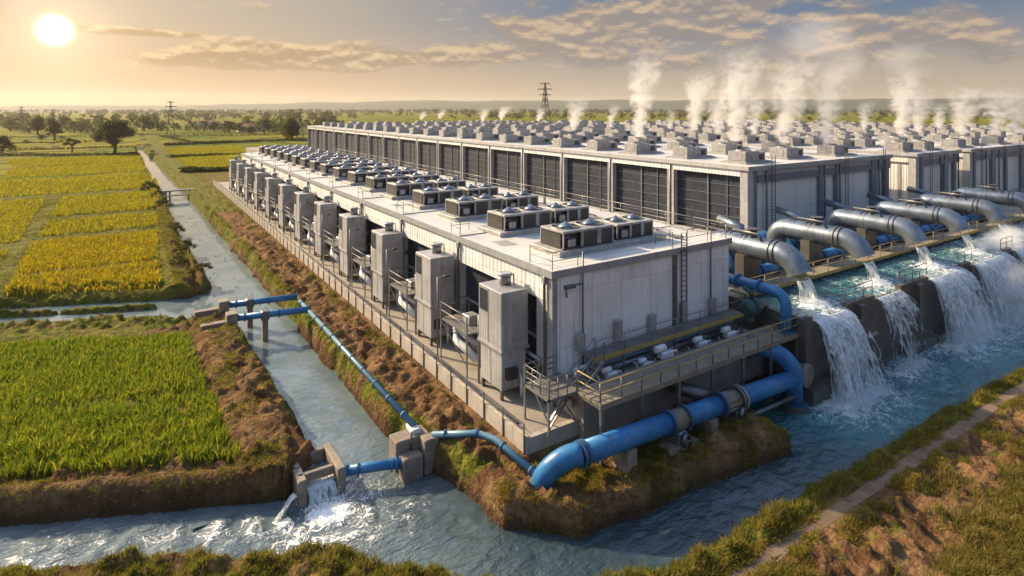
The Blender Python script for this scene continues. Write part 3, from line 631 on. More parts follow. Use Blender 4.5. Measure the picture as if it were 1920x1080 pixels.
def f_path(x, y):
    inside = np.zeros(np.shape(x), bool)
    for poly, _, _ in MID: inside |= sdf(poly, x, y) < .1
    return np.where(inside | (wetdist(x, y) < .15), 0, .75*sstep(.36, .55, fbm(x*.5, y*.5, 85)))
P = scatter(26000, -27, 5.5, 66, 152, f_path); plants('dike_weeds', P, .22*(.5+1.0*fbm(P[:,0]*.6, P[:,1]*.6, 86)), .7, .03, 6, .22, 'grass', 'weedy green dikes and track between the yellow rice plots', 'weeds')
P = scatter(14000, -13, 7, 29, 44, lambda x, y: sstep(.02, .15, wetdist(x, y))*sstep(2.0, 1.0, wetdist(x, y))*(y+.47*x < 36)*sstep(.45, .62, fbm(x*.9, y*.9, 87))); plants('bank_tufts', P, .17*(.5+1.0*fbm(P[:,0]*.6, P[:,1]*.6, 88)), .8, .014, 6, .1, 'grass', 'sparse grass tufts on the cut earth bank before the green rice', 'grass')
P = np.concatenate([np.stack([rng.uniform(7.6, 11.4, 70), rng.uniform(58, 118, 70), np.full(70, .02)], 1)]); P = np.repeat(P[:46], 4, 0)+rng.normal(0, 1, (184, 3))*np.array([.10, .30, 0]); plants('floating_weed', P, np.full(len(P), .07), .9, .028, 3, .1, 'tree_leaf', 'drifting weed and debris on the still canal beyond the crossing pipes', 'weeds')
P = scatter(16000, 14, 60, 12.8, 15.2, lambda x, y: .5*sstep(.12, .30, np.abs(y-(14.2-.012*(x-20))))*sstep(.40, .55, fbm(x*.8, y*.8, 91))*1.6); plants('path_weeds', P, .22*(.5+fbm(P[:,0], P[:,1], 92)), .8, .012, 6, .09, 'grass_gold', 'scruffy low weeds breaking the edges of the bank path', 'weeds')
hedge('hedge', [(-60,283),(9,274)], 1.6, 1.1, 2600, 'dark scrubby hedge on the dike behind the big tree'); hedge('hedge', [(13,242),(30,243),(60,250)], 1.5, 1.0, 2200, 'scrubby hedge on the dike behind the condenser hall')
hedge('hedge', [(13.4,183),(22,181),(40,186)], 1.6, 1.5, 3000, 'dark scrub at the far corner of the concrete apron'); hedge('hedge', [(16,320),(60,330),(130,345)], 2, 1.5, 4000, 'dark hedge line across the paddies beyond the canal')
for k, (xa, ya, xb, yb) in enumerate(((-75,330,10,322), (-95,400,0,380), (-40,300,-70,420), (20,420,120,400), (-110,470,60,455), (30,330,18,430))): hedge('dike_scrub', [(xa,ya),(xb,yb)], 1.2, 1.1, 1800, f'low dark scrub along a paddy dike, {ORD[k]} beyond the big tree')
# earthen path strip on the river bank
xs = np.linspace(14, 120, 140); yc = 14.2-.012*(xs-20)+.12*(fbm(xs*.3, xs*0, 77)-.5); V = []
for dy in np.linspace(-.30, .30, 5): V.append(np.stack([xs, yc+dy*(.5+1.0*fbm(xs*.8, xs*0, 79)), gz(xs, yc+dy)*0+1.03+.05*(fbm(xs, xs*0+dy, 78)-.5)], 1))
npmesh('path', np.concatenate(V), [gridfaces(140, 5)], 'path_earth', None, True, kind='structure')
# ------------------------------------------------------------------ plant: reusable pieces
def railing(name, pts, label, cat='railing', h=1.05, step=2.0, m='rail_metal', group=None, mids=(.55,), w=.055):
    """safety railing along a polyline: every post its own part, top and middle rails"""
    r = thing(name, pts[0], label, cat, group); pm = None
    for a, b in zip(pts[:-1], pts[1:]):
        a, b = Vector(a), Vector(b); L = (b-a).length; n = max(1, round(L/step))
        for i in range(n+1):
            if i == 0 and a != Vector(pts[0]): continue
            p = a+(b-a)*i/n
            if pm is None:
                pm = MB().tube([Vector(pts[0]), Vector(pts[0])+Vector((0,0,h))], w*.6, 6).build('post', m, r)
            else:
                o = bpy.data.objects.new('post', pm.data); COL.objects.link(o); o.parent = r; o.location = p-Vector(pts[0])
    for k in (1.0,)+tuple(mids):
        MB().tube([Vector(p)+Vector((0,0,h*k)) for p in pts], w*.55, 6).build('rail', m, r)
    return r
def child_rail(parent, pts, h=1.0, m='rail_metal', w=.05, mid=True):
    """short guard rail as one part"""
    mb = MB(); P = [Vector(p) for p in pts]; up = Vector((0,0,h))
    mb.tube([P[0]]+[p+up for p in P]+[P[-1]], w*.6, 6)
    if mid: mb.tube([p+up*.52 for p in P], w*.5, 6)
    for p in P[1:-1]: mb.tube([p, p+up], w*.5, 6)
    return mb.build('guard_rail', m, parent)
def ladder(parent, x, y, z0, z1, axis='x', m='steel_dark', cage=False, w=.5, name='ladder'):
    mb = MB(); d = Vector((1,0,0)) if axis == 'x' else Vector((0,1,0)); c = Vector((x,y,0))
    for s in (-1, 1): mb.bar(c+d*s*w/2+Vector((0,0,z0)), c+d*s*w/2+Vector((0,0,z1+1.0)), .07)
    z = z0+.3
    while z < z1+.2: mb.bar(c-d*w/2+Vector((0,0,z)), c+d*w/2+Vector((0,0,z)), .045); z += .33
    if cage:
        z = z0+2.2; q = Vector((0,-.62,0)) if axis == 'x' else Vector((-.62,0,0)); tops = []
        while z < z1+.9:
            mb.tube([c-d*.36+Vector((0,0,z)), c-d*.33+q*.7+Vector((0,0,z)), c+q+Vector((0,0,z)), c+d*.33+q*.7+Vector((0,0,z)), c+d*.36+Vector((0,0,z))], .025, 5); z += .8
        for a in (-.33, 0, .33): mb.bar(c+d*a+q*(1 if a == 0 else .7)+Vector((0,0,z0+2.2)), c+d*a+q*(1 if a == 0 else .7)+Vector((0,0,z1+.9)), .03)
    return mb.build(name, m, parent)

# ------------------------------------------------------------------ condenser hall (front building)
AX0, AX1, AY0, AY1, AZ = 20.0, 35.5, 26.4, 131.0, 9.85
A = thing('condenser_hall', (27.7, 26.4, 2.3), 'long low pale metal hall with rows of fan units along its roof', 'building')
MB().box(AX0+.35, AX1, AY0, AY0+.3, 2.3, 9.6).build('wall', 'cladding', A)
MB().box(AX1-.3, AX1, AY0+.3, AY1, 2.3, 9.6).build('wall', 'cladding', A)
MB().box(AX0+.35, AX1, AY1-.3, AY1, 2.3, 9.6).build('wall', 'cladding', A)
MB().box(AX0, AX0+.3, AY0+.4, AY1, 8.05, 9.6).build('fascia', 'cladding', A)
MB().box(AX0-.12, AX1+.12, AY0-.12, AY1+.12, 9.6, AZ).build('roof', 'roof_membrane', A)
for bxs in ((AX0-.18,AX0-.12,AY0-.18,AY1), (AX0-.12,AX1+.18,AY0-.18,AY0-.12), (AX1+.12,AX1+.18,AY0-.12,AY1)):
    MB().box(*bxs, 9.5, AZ+.06).build('roof_edge', 'trim_grey', A)
MB().box(AX0-.03, AX0+.34, AY0-.03, AY0+.40, 2.3, 9.5).build('corner_post', 'trim_grey', A)
MB().box(AX0+.3, AX1, AY0-.06, AY0, 2.3, 3.8).build('base_panel', 'concrete_light', A)
SEAMS = [AY0+.4+10.35*k for k in range(11)]
for k in range(10):
    y0 = SEAMS[k]; y1 = SEAMS[k+1]
    MB().box(AX0+.02, AX0+.5, y0, y0+1.15, 2.3, 8.05).build('pillar', 'trim_light', A)
    MB().box(AX0+.42, AX0+.55, y0+1.15, y1, 3.0, 8.05).build('louvre_bay', 'louvre_dark', A)
    MB().box(AX0+.30, AX0+.55, y0+1.15, y1, 2.3, 3.0).build('plinth', 'concrete_light', A)
    MB().bar((AX0+.36, (y0+1.15+y1)/2, 3), (AX0+.36, (y0+1.15+y1)/2, 8.05), .14).build('mullion', 'trim_grey', A)
    MB().bar((AX0+.36, y0+1.15, 5.5), (AX0+.36, y1, 5.5), .12).build('transom', 'trim_grey', A)
    d = MB().tube([(AX0-.12, y0+.2, 2.3), (AX0-.12, y0+.2, 9.3), (AX0-.1, y0+.2, 9.5)], .085, 8).build('downpipe', 'steel_dark', A)
    MB().box(AX0-.24, AX0-.0, y0+.06, y0+.34, 9.1, 9.45).build('hopper', 'trim_grey', d)
    child_rail(A, [(AX0+.1, y0+.3, AZ), (AX0+.1, y0+1.7, AZ), (AX0+1.6, y0+1.7, AZ)] if k else [(AX0+2.0, AY0+.2, AZ), (AX0+.15, AY0+.2, AZ), (AX0+.15, AY0+2.4, AZ)], 1.0)
    if k: MB().box(AX0-.05, AX0+8, y0+.1, y0+.22, AZ, AZ+.07).build('expansion_strip', 'trim_grey', A)
ladder(A, 30.55, AY0-.28, 3.8, AZ, cage=False)
MB().box(29.75, 30.05, AY0-.14, AY0, 3.8, 9.5).build('conduit_tray', 'steel_dark', A)
for x in (22.1, 33.4): MB().tube([(x, AY0-.14, 3.8), (x, AY0-.14, AZ+.9)], .055, 7).build('conduit', 'steel_dark', A)
MB().tube([(22.1, AY0-.14, 8.9), (20.9, AY0-.14, 8.9), (20.9, AY0-.14, 8.3)], .05, 6).build('conduit', 'steel_dark', A)
MB().box(20.8, 21.5, AY0-.22, AY0, 8.75, 8.95).build('lamp_box', 'steel_dark', A)
child_rail(A, [(29.9, AY0+.1, AZ), (29.9, AY0+1.6, AZ), (31.3, AY0+1.6, AZ), (31.3, AY0+.1, AZ)], 1.05)
child_rail(A, [(31.3, AY0+.15, AZ), (33.4, AY0+.15, AZ), (35.4, AY0+.15, AZ), (35.4, AY0+3, AZ)], 1.05)
for k in range(18):
    y = AY0+3.2+5*k; child_rail(A, [(AX1-.1, y, AZ), (AX1-.1, y+2.5, AZ), (AX1-.1, y+5, AZ)], 1.05)
# roof curbs that carry the fan units
UY = [28.9, 35.7, 42.6, 49.4, 56.0, 62.4, 68.8, 75.0, 81.0, 86.6, 92.2, 97.8, 103.4, 109.0, 114.6, 120.2, 125.8]
for y in UY: MB().bevbox(22.2, 31.6, y-.35, y+2.95, AZ, AZ+.32, .04).build('roof_curb', 'unit_white', A)

tr = MB().box(32.35, 32.65, AY0+1.5, AY1-2, AZ+.12, AZ+.22).build('cable_tray', 'galvanised', A)
for k in range(24): MB().box(32.3, 32.7, AY0+2+4.3*k, AY0+2.15+4.3*k, AZ, AZ+.12).build('tray_foot', 'steel_dark', tr)
for k, y in enumerate(UY):
    MB().tube([(31.4, y+1.2, AZ+.5), (31.9, y+1.2, AZ+.5), (32.5, y+1.2, AZ+.3)], .05, 6).build('feed_pipe', 'steel_dark', A)
    if k % 2 == 0: MB().tube([(33.9, y+3.4, AZ), (33.9, y+3.4, AZ+.55), (33.9, y+3.4, AZ+.6)], [.14, .14, .2], 10).build('vent_stack', 'galvanised', A)
for k, (x, y, w, l) in enumerate(((21.0, 33.0, 1.1, 1.6), (33.2, 30.5, 1.3, .9), (25.5, 40.2, 1.6, 1.0), (33.0, 47.5, 1.2, 1.8), (21.1, 52.0, .8, 1.4), (27, 53.8, 1.8, .9))): MB().box(x, x+w, y, y+l, AZ, AZ+.012).build('roof_patch', 'trim_light' if k % 2 else 'unit_white', A)
# ------------------------------------------------------------------ rooftop condensers on the front hall
def condenser(x, y, z, L, Wd, Ht, label, group, twin=False):
    """fan unit: dark coil sides in a white frame, machinery compartment at one end, two ringed fans on top"""
    u = thing('rooftop_condenser', (x, y, z), label, 'cooling unit', group); xe = x+L; ye = y+Wd
    MB().box(x+.03, xe-.03, y+.03, ye-.03, z, z+.12).build('skid', 'dark_machine', u)
    MB().bevbox(x, xe, y, ye, z+Ht-.14, z+Ht, .03).build('top_panel', 'unit_white', u)
    cx = x+L*.36
    MB().box(cx, xe-.05, y+.05, ye-.05, z+.12, z+Ht-.14).build('coil_core', 'coil', u)
    for xa, xb in ((cx-.05, cx+.12), (x+L*.66, x+L*.74), (xe-.12, xe)):
        MB().box(xa, xb, y, y+.10, z+.1, z+Ht-.14).build('frame_post', 'unit_white', u)
        MB().box(xa, xb, ye-.10, ye, z+.1, z+Ht-.14).build('frame_post', 'unit_white', u)
    MB().box(x+.02, cx-.06, y+.35, ye-.1, z+.12, z+Ht-.2).build('machine_bay', 'dark_machine', u)
    MB().tube([(x+.25, y+.3, z+.15), (x+.25, y+.3, z+.7), (x+.6, y+.25, z+.75), (x+.9, y+.3, z+.4), (x+.9, y+.3, z+.1)], .09, 7).build('refrigerant_pipe', 'steel_dark', u)
    MB().bevbox(x+.45, x+1.05, y+.02, y+.34, z+.14, z+.62, .05).build('compressor', 'galvanised', u)
    MB().box(x, x+.08, y, y+.08, z+.1, z+Ht-.14).build('frame_post', 'unit_white', u)
    MB().box(x, x+.08, ye-.08, ye, z+.1, z+Ht-.14).build('frame_post', 'unit_white', u)
    r = min(Wd*.40, L*.22)
    for fx in (x+L*.27, x+L*.75):
        f = MB().tube([(fx, y+Wd/2, z+Ht-.01), (fx, y+Wd/2, z+Ht+.06)], [r*1.06, r], 20, False).build('fan_ring', 'unit_white', u)
        MB().tube([(fx, y+Wd/2, z+Ht+.002), (fx, y+Wd/2, z+Ht+.010)], r*.98, 20, True, False).build('fan_opening', 'dark_machine', f)
        MB().tube([(fx, y+Wd/2, z+Ht+.01), (fx, y+Wd/2, z+Ht+.14), (fx, y+Wd/2, z+Ht+.36)], [r*.62, r*.40, .06], 12).build('fan_hub', 'steel', f)
        for a in range(4):
            q = a*PI/2+.4; MB().bar((fx+.1*math.cos(q), y+Wd/2+.1*math.sin(q), z+Ht+.08), (fx+r*math.cos(q), y+Wd/2+r*math.sin(q), z+Ht+.07), .07, .03).build('fan_strut', 'unit_white', f)
    return u
G1 = 'fan units on the front hall roof'
pa = condenser(22.75, UY[0], AZ+.32, 4.2, 2.45, 1.15, 'fan condenser, front roof, row along the cabinet side, at the river end', G1)
pb = condenser(27.5, UY[0]+.25, AZ+.32, 3.4, 2.3, 1.05, 'fan condenser, front roof, row along the big hall side, at the river end', G1)
for k, y in enumerate(UY[1:]):
    w = 'row along the cabinet side'; v = 'row along the big hall side'
    dup(pa, (22.75, y, AZ+.32), f'fan condenser, front roof, {w}, {ORD[k+1]} from the river')
    dup(pb, (27.5, y+.25, AZ+.32), f'fan condenser, front roof, {v}, {ORD[k+1]} from the river')

# ------------------------------------------------------------------ standing cooling cabinets on the apron
def cabinet(y, label, group):
    x0, x1 = 17.9, 19.75
    c = thing('cooling_cabinet', (18.8, y+1.3, 2.3), label, 'cooling cabinet', group)
    up = MB().bevbox(x0, x1, y, y+2.6, 5.15, 8.45, .04).build('upper_cabinet', 'cabinet_sheet', c)
    MB().box(x0-.06, x1+.06, y-.06, y+2.66, 5.0, 5.15).build('waist_flange', 'trim_grey', c)
    lo = MB().bevbox(x0+.08, x1-.1, y+.10, y+2.5, 2.85, 5.0, .04).build('lower_cabinet', 'cabinet_sheet', c)
    MB().box(x0-.03, x0, y+1.55, y+2.45, 7.0, 8.25).build('intake_grille', 'louvre_dark', up)
    MB().box(x0-.02, x0, y+1.46, y+1.50, 5.2, 8.4).build('panel_joint', 'trim_grey', up)
    MB().box(x0+.06, x0+.08, y+1.3, y+1.34, 2.9, 4.95).build('panel_joint', 'trim_grey', lo)
    MB().box(x0+.75, x1-.12, y-.03, y, 5.5, 7.9).build('side_grille', 'dark_machine' if group == 'far' else 'unit_panel', up)
    for (lx, ly) in ((x0+.15, y+.2), (x1-.2, y+.2), (x0+.15, y+2.3), (x1-.2, y+2.3)): MB().bar((lx, ly, 2.3), (lx, ly, 2.85), .16).build('leg', 'steel_dark', c)
    v = MB().tube([(19.1, y+1.5, 8.45), (19.1, y+1.5, 9.0)], .36, 12).build('roof_vent', 'galvanised', c)
    MB().tube([(19.1, y+1.5, 9.0), (19.1, y+1.5, 9.16)], [.46, .40], 12).build('vent_cap', 'trim_grey', v)
    for a in (-1, 1): MB().bar((19.1+a*.45, y+1.2, 8.45), (19.1+a*.42, y+1.2, 9.1), .06).build('vent_strut', 'steel_dark', v)
    MB().box(x0+.3, x0+1.0, y-.22, y+.10, 3.5, 4.1).build('valve_box', 'dark_machine', lo)
    MB().tube([(19.2, y-.12, 2.3), (19.2, y-.12, 3.4), (19.2, y+.15, 3.6)], .11, 8).build('drain_pipe', 'white_plastic', lo)
    MB().tube([(x1-.05, y+.8, 6.6), (AX0+.42, y+.8, 6.6)], .35, 12).build('duct', 'galvanised', up)
    return c
G2 = 'cooling cabinets along the front hall'
ca = cabinet(28.4, 'tall two-stage metal cooling cabinet nearest the river end of the front hall', G2)
for k in range(1, 12): dup(ca, (18.8, 28.4+1.3+9.3*k, 2.3), f'tall metal cooling cabinet by the front hall wall, {ORD[k]} counted from the river end')
def platform(y, label, group):
    p = thing('access_platform', (18.7, y, 2.3), label, 'platform', group); x0, x1, y1 = 17.75, 19.9, y+3.6
    MB().box(x0, x1, y, y1, 4.86, 4.96).build('deck', 'grating', p)
    for (a, b) in ((x0, y), (x0, y1), (x1, y), (x1, y1)): MB().bar((a, b, 2.3), (a, b, 6.05), .09).build('post', 'galvanised', p)
    for z in (5.5, 6.02): MB().tube([(x1, y, z), (x0, y, z), (x0, y1, z), (x1, y1, z)], .032, 6).build('rail', 'rail_metal', p)
    MB().bar((x0, y+.1, 3.0), (x0, y1-.1, 4.8), .06).build('brace', 'galvanised', p)
    MB().tube([(19.4, y+.4, 3.0), (18.6, y+.5, 3.1), (18.3, y+1.2, 3.6), (18.3, y+2.4, 3.7), (18.6, y+3.0, 4.3), (19.4, y+3.1, 4.5)], .26, 10).build('white_duct', 'white_plastic', p)
    MB().tube([(18.9, y+.7, 3.9), (18.4, y+1.4, 4.3), (18.5, y+2.6, 4.5)], .18, 8).build('white_duct', 'white_plastic', p)
    MB().bevbox(18.6, 19.4, y+1.2, y+2.2, 4.96, 5.5, .05).build('control_box', 'unit_panel', p)
    return p
pr = thing('pipe_rack', (17.5, 30, 2.3), 'long pipe rack of parallel pipes running past the cooling cabinets', 'pipe rack')
for x, z, r, m in ((19.95, 4.55, .13, 'galvanised'), (19.9, 4.2, .08, 'steel_dark')):
    MB().tube([(x, 27.5, z-.6), (x, 27.5, z), (x, 130, z)], r, 8).build('pipe', m, pr)
for k in range(33): MB().bar((19.95, 27.6+3.1*k, 2.3), (19.95, 27.6+3.1*k, 4.6), .07).build('stanchion', 'galvanised', pr)
tf = thing('lamp_mast', (17.7, 36.2, 2.3), 'x', 'mast', 'thin steel masts along the cooling cabinets'); MB().tube([(17.7, 36.2, 2.3), (17.7, 36.2, 7.6)], .05, 7).build('pole', 'rail_metal', tf); MB().bar((17.7, 36.2, 7.5), (18.4, 36.2, 7.6), .05).build('arm', 'rail_metal', tf); MB().bevbox(18.2, 18.6, 36.1, 36.3, 7.5, 7.62, .03).build('lamp', 'dark_machine', tf)
tf['label'] = 'thin steel lamp mast beside the second cooling cabinet'
for k in range(1, 9): dup(tf, (17.7, 36.2+9.3*k, 2.3), f'thin steel lamp mast before the {ORD[k+1]} cooling cabinet')
for k in range(12):
    y = 31.15+9.3*k; fr = thing('cabinet_riser', (18.9, y, 2.3), f'grey and rusty riser pipes behind the {ORD[k]} cooling cabinet', 'riser pipe', 'riser pipes on the cabinets')
    MB().tube([(18.0, y, 2.3), (18.0, y, 6.4+.3*(k % 3)), (19.6, y+.1, 6.4+.3*(k % 3))], .07, 7).build('riser', 'galvanised', fr); MB().tube([(18.5, y+.12, 2.3), (18.5, y+.12, 5.6), (18.5, y+.7, 5.9), (19.8, y+.7, 5.9)], .10, 8).build('riser', 'steel_dark' if k % 2 else 'rust_brown', fr)
    MB().bevbox(18.2, 18.75, y-.1, y+.35, 3.1+.2*(k % 4), 3.8+.2*(k % 4), .04).build('junction_box', 'unit_white' if k % 3 else 'flange_blue', fr); MB().tube([(19.0, y+.2, 2.3), (19.0, y+.2, 4.2), (19.9, y+.4, 4.6)], .05, 6).build('cable', 'dark_machine', fr)
G3 = 'access platforms between the cooling cabinets'
pl = platform(32.2, 'railed access platform with white ducts between first and second cooling cabinets', G3)
for k in range(1, 11): dup(pl, (18.7, 32.2+9.3*k, 2.3), f'railed access platform with white ducts between {ORD[k]} and {ORD[k+1]} cooling cabinets')

# ------------------------------------------------------------------ apron, perimeter wall, front deck
ap = thing('concrete_apron', (17, 24.6, 1.4), 'pale concrete apron the front hall and cabinets stand on', 'apron')
MB().box(17.06, 36.4, 24.75, 148, 1.3, 2.3).build('slab', 'concrete', ap)
MB().box(17.06, 36.4, 24.45, 24.75, 1.3, 2.36).build('kerb', 'concrete_light', ap)
MB().box(17.3, 17.5, 26, 146, 2.3, 2.38).build('cable_cover', 'steel_dark', ap)
fe = thing('perimeter_fence', (16.9, 24.6, 1.4), 'low pale concrete wall with thin steel posts along the canal side', 'fence')
MB().box(16.88, 17.06, 24.45, 150, 1.2, 2.46).build('low_wall', 'concrete_light', fe)
pm = MB().bar((16.84, 24.6, 1.5), (16.84, 24.6, 3.1), .06).build('fence_post', 'rail_metal', fe)
for k in range(1, 63):
    o = bpy.data.objects.new('fence_post', pm.data); COL.objects.link(o); o.parent = fe; o.location = (0, 2.0*k, 0)
for z in (2.78, 3.06): MB().tube([(16.84, 24.6, z), (16.84, 148.6, z)], .022, 5).build('wire', 'rail_metal', fe)

dk = thing('front_deck', (19.8, 22.2, 2.0), 'long raised walkway of planks before the front hall end wall', 'walkway')
MB().box(19.8, 37.2, 22.2, 23.95, 4.06, 4.2).build('deck', 'deck_plank', dk)
MB().box(19.75, 37.25, 22.14, 22.2, 3.95, 4.24).build('edge_beam', 'deck_plank', dk)
MB().box(20.2, 37.2, 23.95, 24.4, 1.2, 4.1).build('retaining_wall', 'concrete', dk)
MB().box(20.2, 36.2, 24.4, AY0-.06, 2.36, 3.62).build('equipment_slab', 'concrete', dk)
for k in range(7):
    x = 19.95+2.85*k; MB().bar((x, 22.3, .2 if x > 30 else 1.2), (x, 22.3, 4.06), .15).build('post', 'galvanised', dk)
    MB().bar((x, 22.3, 3.95), (x, 23.95, 3.95), .14).build('joist', 'galvanised', dk)
for z in (4.75, 5.25): MB().tube([(19.85, 24.0, z), (19.85, 22.25, z), (37.1, 22.25, z), (37.1, 23.9, z)], .035, 6).build('rail', 'rail_yellow', dk)
bpost = None
for k in range(13):
    p = Vector((19.85+17.25*k/12, 22.25, 4.2))
    if bpost is None: bpost = MB().tube([p, p+Vector((0,0,1.05))], .04, 6).build('rail_post', 'rail_metal', dk)
    else: o = bpy.data.objects.new('rail_post', bpost.data); COL.objects.link(o); o.parent = dk; o.location = (17.25*k/12, 0, 0)
for y in (24.0,): MB().tube([(19.85, y, 4.2), (19.85, y, 5.25)], .04, 6).build('rail_post', 'rail_metal', dk)
ld = thing('stair_landing', (18.0, 24.0, 2.3), 'small braced steel landing with railing at the canal end of the deck', 'landing')
MB().box(17.95, 20.4, 24.02, 26.25, 4.06, 4.2).build('deck', 'grating', ld)
for (x, y) in ((18.0,24.07), (18.0,26.2), (20.3,24.5)):
    MB().bar((x, y, 2.3), (x, y, 5.25), .10).build('post', 'galvanised', ld)
for z in (4.6, 4.9, 5.22): MB().tube([(20.3, 24.07, z), (18.0, 24.07, z), (18.0, 26.2, z), (19.9, 26.2, z)], .032, 6).build('rail', 'rail_metal', ld)
for x in (18.6, 19.2, 19.8): MB().tube([(x, 24.07, 4.2), (x, 24.07, 5.2)], .03, 6).build('baluster', 'rail_metal', ld)
for y in (24.8, 25.5): MB().tube([(18.0, y, 4.2), (18.0, y, 5.2)], .03, 6).build('baluster', 'rail_metal', ld)
MB().bar((18.0, 24.07, 3.0), (19.0, 24.07, 4.06), .08).build('brace', 'galvanised', ld); MB().bar((18.05, 24.2, 3.0), (18.05, 25.3, 4.06), .08).build('brace', 'galvanised', ld)
MB().bar((18.05, 24.15, 2.6), (20.1, 24.6, 4.06), .09).build('brace', 'galvanised', ld); MB().bar((20.1, 24.6, 2.4), (18.9, 24.3, 4.06), .09).build('brace', 'galvanised', ld)
st = thing('steel_stair', (20.5, 24.4, 4.2), 'short steel stair climbing from the landing to the yellow edged gangway', 'stair')
for y in (24.55, 25.35): MB().bar((19.9, y, 3.1), (22.2, y, 5.0), .07, .2).build('stringer', 'galvanised', st)
for k in range(7): MB().box(20.0+.32*k, 20.28+.32*k, 24.6, 25.3, 3.3+.26*k, 3.34+.26*k).build('tread', 'grating', st)
for y in (24.55, 25.35):
    MB().tube([(19.9, y, 3.2), (19.9, y, 4.2), (22.2, y, 6.05), (22.2, y, 5.0)], .03, 6).build('handrail', 'rail_metal', st)
    MB().tube([(21.0, y, 4.0), (21.0, y, 5.05)], .025, 6).build('baluster', 'rail_metal', st)
gw = thing('gangway', (21.9, 25.0, 3.6), 'narrow grating gangway with yellow edge along the end wall of the front hall', 'walkway')
MB().box(21.9, 35.4, 25.08, 26.2, 4.9, 4.98).build('deck', 'grating', gw)
MB().box(21.9, 35.4, 25.0, 25.08, 4.82, 5.04).build('toe_board', 'rail_yellow', gw)
for k in range(7):
    x = 22.0+2.2*k; MB().bar((x, 25.12, 3.62), (x, 25.12, 4.9), .09).build('post', 'galvanised', gw); MB().tube([(x, 25.05, 5.04), (x, 25.05, 6.0)], .03, 6).build('rail_post', 'rail_metal', gw)
for z in (5.5, 5.98): MB().tube([(21.9, 25.05, z), (35.3, 25.05, z)], .03, 6).build('rail', 'rail_metal', gw)
def valve(x, y, z, label, s=1.0):
    v = thing('valve_unit', (x, y, z), label, 'valve', 'white valves under the gangway')
    MB().bevbox(x-.45*s, x+.45*s, y-.25*s, y+.25*s, z+.35*s, z+.7*s, .08).build('body', 'white_plastic', v)
    MB().tube([(x-.75*s, y, z+.86*s), (x-.1*s, y, z+.86*s), (x-.02*s, y, z+.86*s)], [.17*s, .19*s, .10*s], 12).build('actuator', 'white_plastic', v); MB().disc((x+.25*s, y, z+.95*s), (0, 0, 1), .2*s, .05, 14).build('hand_wheel', 'steel_dark', v); MB().bar((x+.25*s, y, z+.7*s), (x+.25*s, y, z+.95*s), .06).build('stem', 'steel_dark', v)
    for a in (-.35, .35): MB().bar((x+a*s, y, z), (x+a*s, y, z+.36*s), .08).build('leg', 'galvanised', v)
    MB().tube([(x+.45*s, y, z+.5*s), (x+.8*s, y, z+.5*s), (x+.85*s, y, z)], .08*s, 8).build('pipe', 'white_plastic', v)
for k, (x, y, s) in enumerate(((22.9,24.75,.85), (25.6,24.7,.75), (27.3,24.75,1.15), (30.6,24.75,.95), (33.4,24.75,1.0))):
    valve(x, y, 3.62, f'white valve on the slab below the gangway, {ORD[k]} from the stair end', s)

sp = thing('slab_pipes', (21, 25.6, 3.6), 'bundle of grey and white pipes under the yellow edged gangway', 'pipes')
sp.name = 'slab_pipe_run'
for y, z, r, m in ((25.55, 3.95, .16, 'galvanised'), (25.95, 4.25, .11, 'white_plastic'), (25.3, 4.45, .07, 'pipe_teal')): MB().tube([(21.2, y, 3.62), (21.2, y, z), (35.3, y, z)], r, 10).build('pipe', m, sp)
for k in range(9): MB().tube([(22.2+1.5*k, 25.55, 3.95), (22.2+1.5*k, 25.1, 3.95), (22.2+1.5*k, 24.85, 3.62)], .07, 8).build('branch', 'galvanised' if k % 2 else 'white_plastic', sp)
for k in range(5): MB().bevbox(21.6+2.9*k, 22.1+2.9*k, 26.0, 26.3, 5.1, 6.1+.2*(k % 2), .03).build('wall_cabinet', 'unit_panel', sp)
# ------------------------------------------------------------------ big blue main in front of the deck
def flange(parent, c, d, r, m='flange_blue', th=.13, bolts=12):
    f = MB().disc(c, d, r, th, 24).build('flange', m, parent); c, d = Vector(c), Vector(d).normalized()
    up = Vector((0,0,1)) if abs(d.z) < .9 else Vector((1,0,0)); a = d.cross(up).normalized(); b = d.cross(a); mb = MB()
    vs = []; fs = []
    for k, s in enumerate((-1, 1)):
        for i in range(bolts*2):
            t = PI*i/bolts; q = .93 if i % 2 else .80; vs += [c+(a*math.cos(t)+b*math.sin(t))*r*q+d*s*(th*.5+(.045 if i % 4 < 2 else .012))]
        for i in range(bolts*2): vs += [c+(a*math.cos(PI*i/bolts)+b*math.sin(PI*i/bolts))*r*.74+d*s*(th*.5+.004)]
    n = bolts*2
    for k in (0, 1):
        o = k*2*n; fs += [(o+i, o+(i+1) % n, o+n+(i+1) % n, o+n+i) for i in range(n)]
    mb.add(vs, fs).build('bolt_ring', 'steel_dark', f); return f
PR = .52
def pz(x): return 2.72-.045*(x-18)
bp = thing('blue_water_main', (16.5, 21.7, 1.0), 'fat glossy blue pipeline lying along the earth spit before the deck', 'pipeline')
el = [(18.0, 21.5, pz(18))]+[(18.0-1.5*math.sin(t), 21.5+.75*t, pz(18)-1.5*(1-math.cos(t))) for t in np.linspace(.15, PI/2, 8)]
MB().tube([el[-1]+np.array((0, 0, -.5))]+el[::-1], PR, 24).build('elbow', 'pipe_blue', bp)
for a, b in ((18.0, 23.85), (25.15, 28.0), (29.95, 35.2)): MB().tube([(a, 21.5, pz(a)), (b, 21.5, pz(b))], PR, 24).build('pipe', 'pipe_blue', bp)
for x in (17.93, 18.12): flange(bp, (x, 21.5, pz(x)), (1,0,-.045), PR*1.16, th=.12)
for x, r, m in ((23.9,1.28,'flange_blue'), (25.1,1.28,'flange_blue'), (28.05,1.36,'flange_blue'), (29.85,1.36,'unit_white'), (29.6,1.3,'steel_dark')): flange(bp, (x, 21.5, pz(x)), (1,0,-.045), PR*r, m, .14, 16)
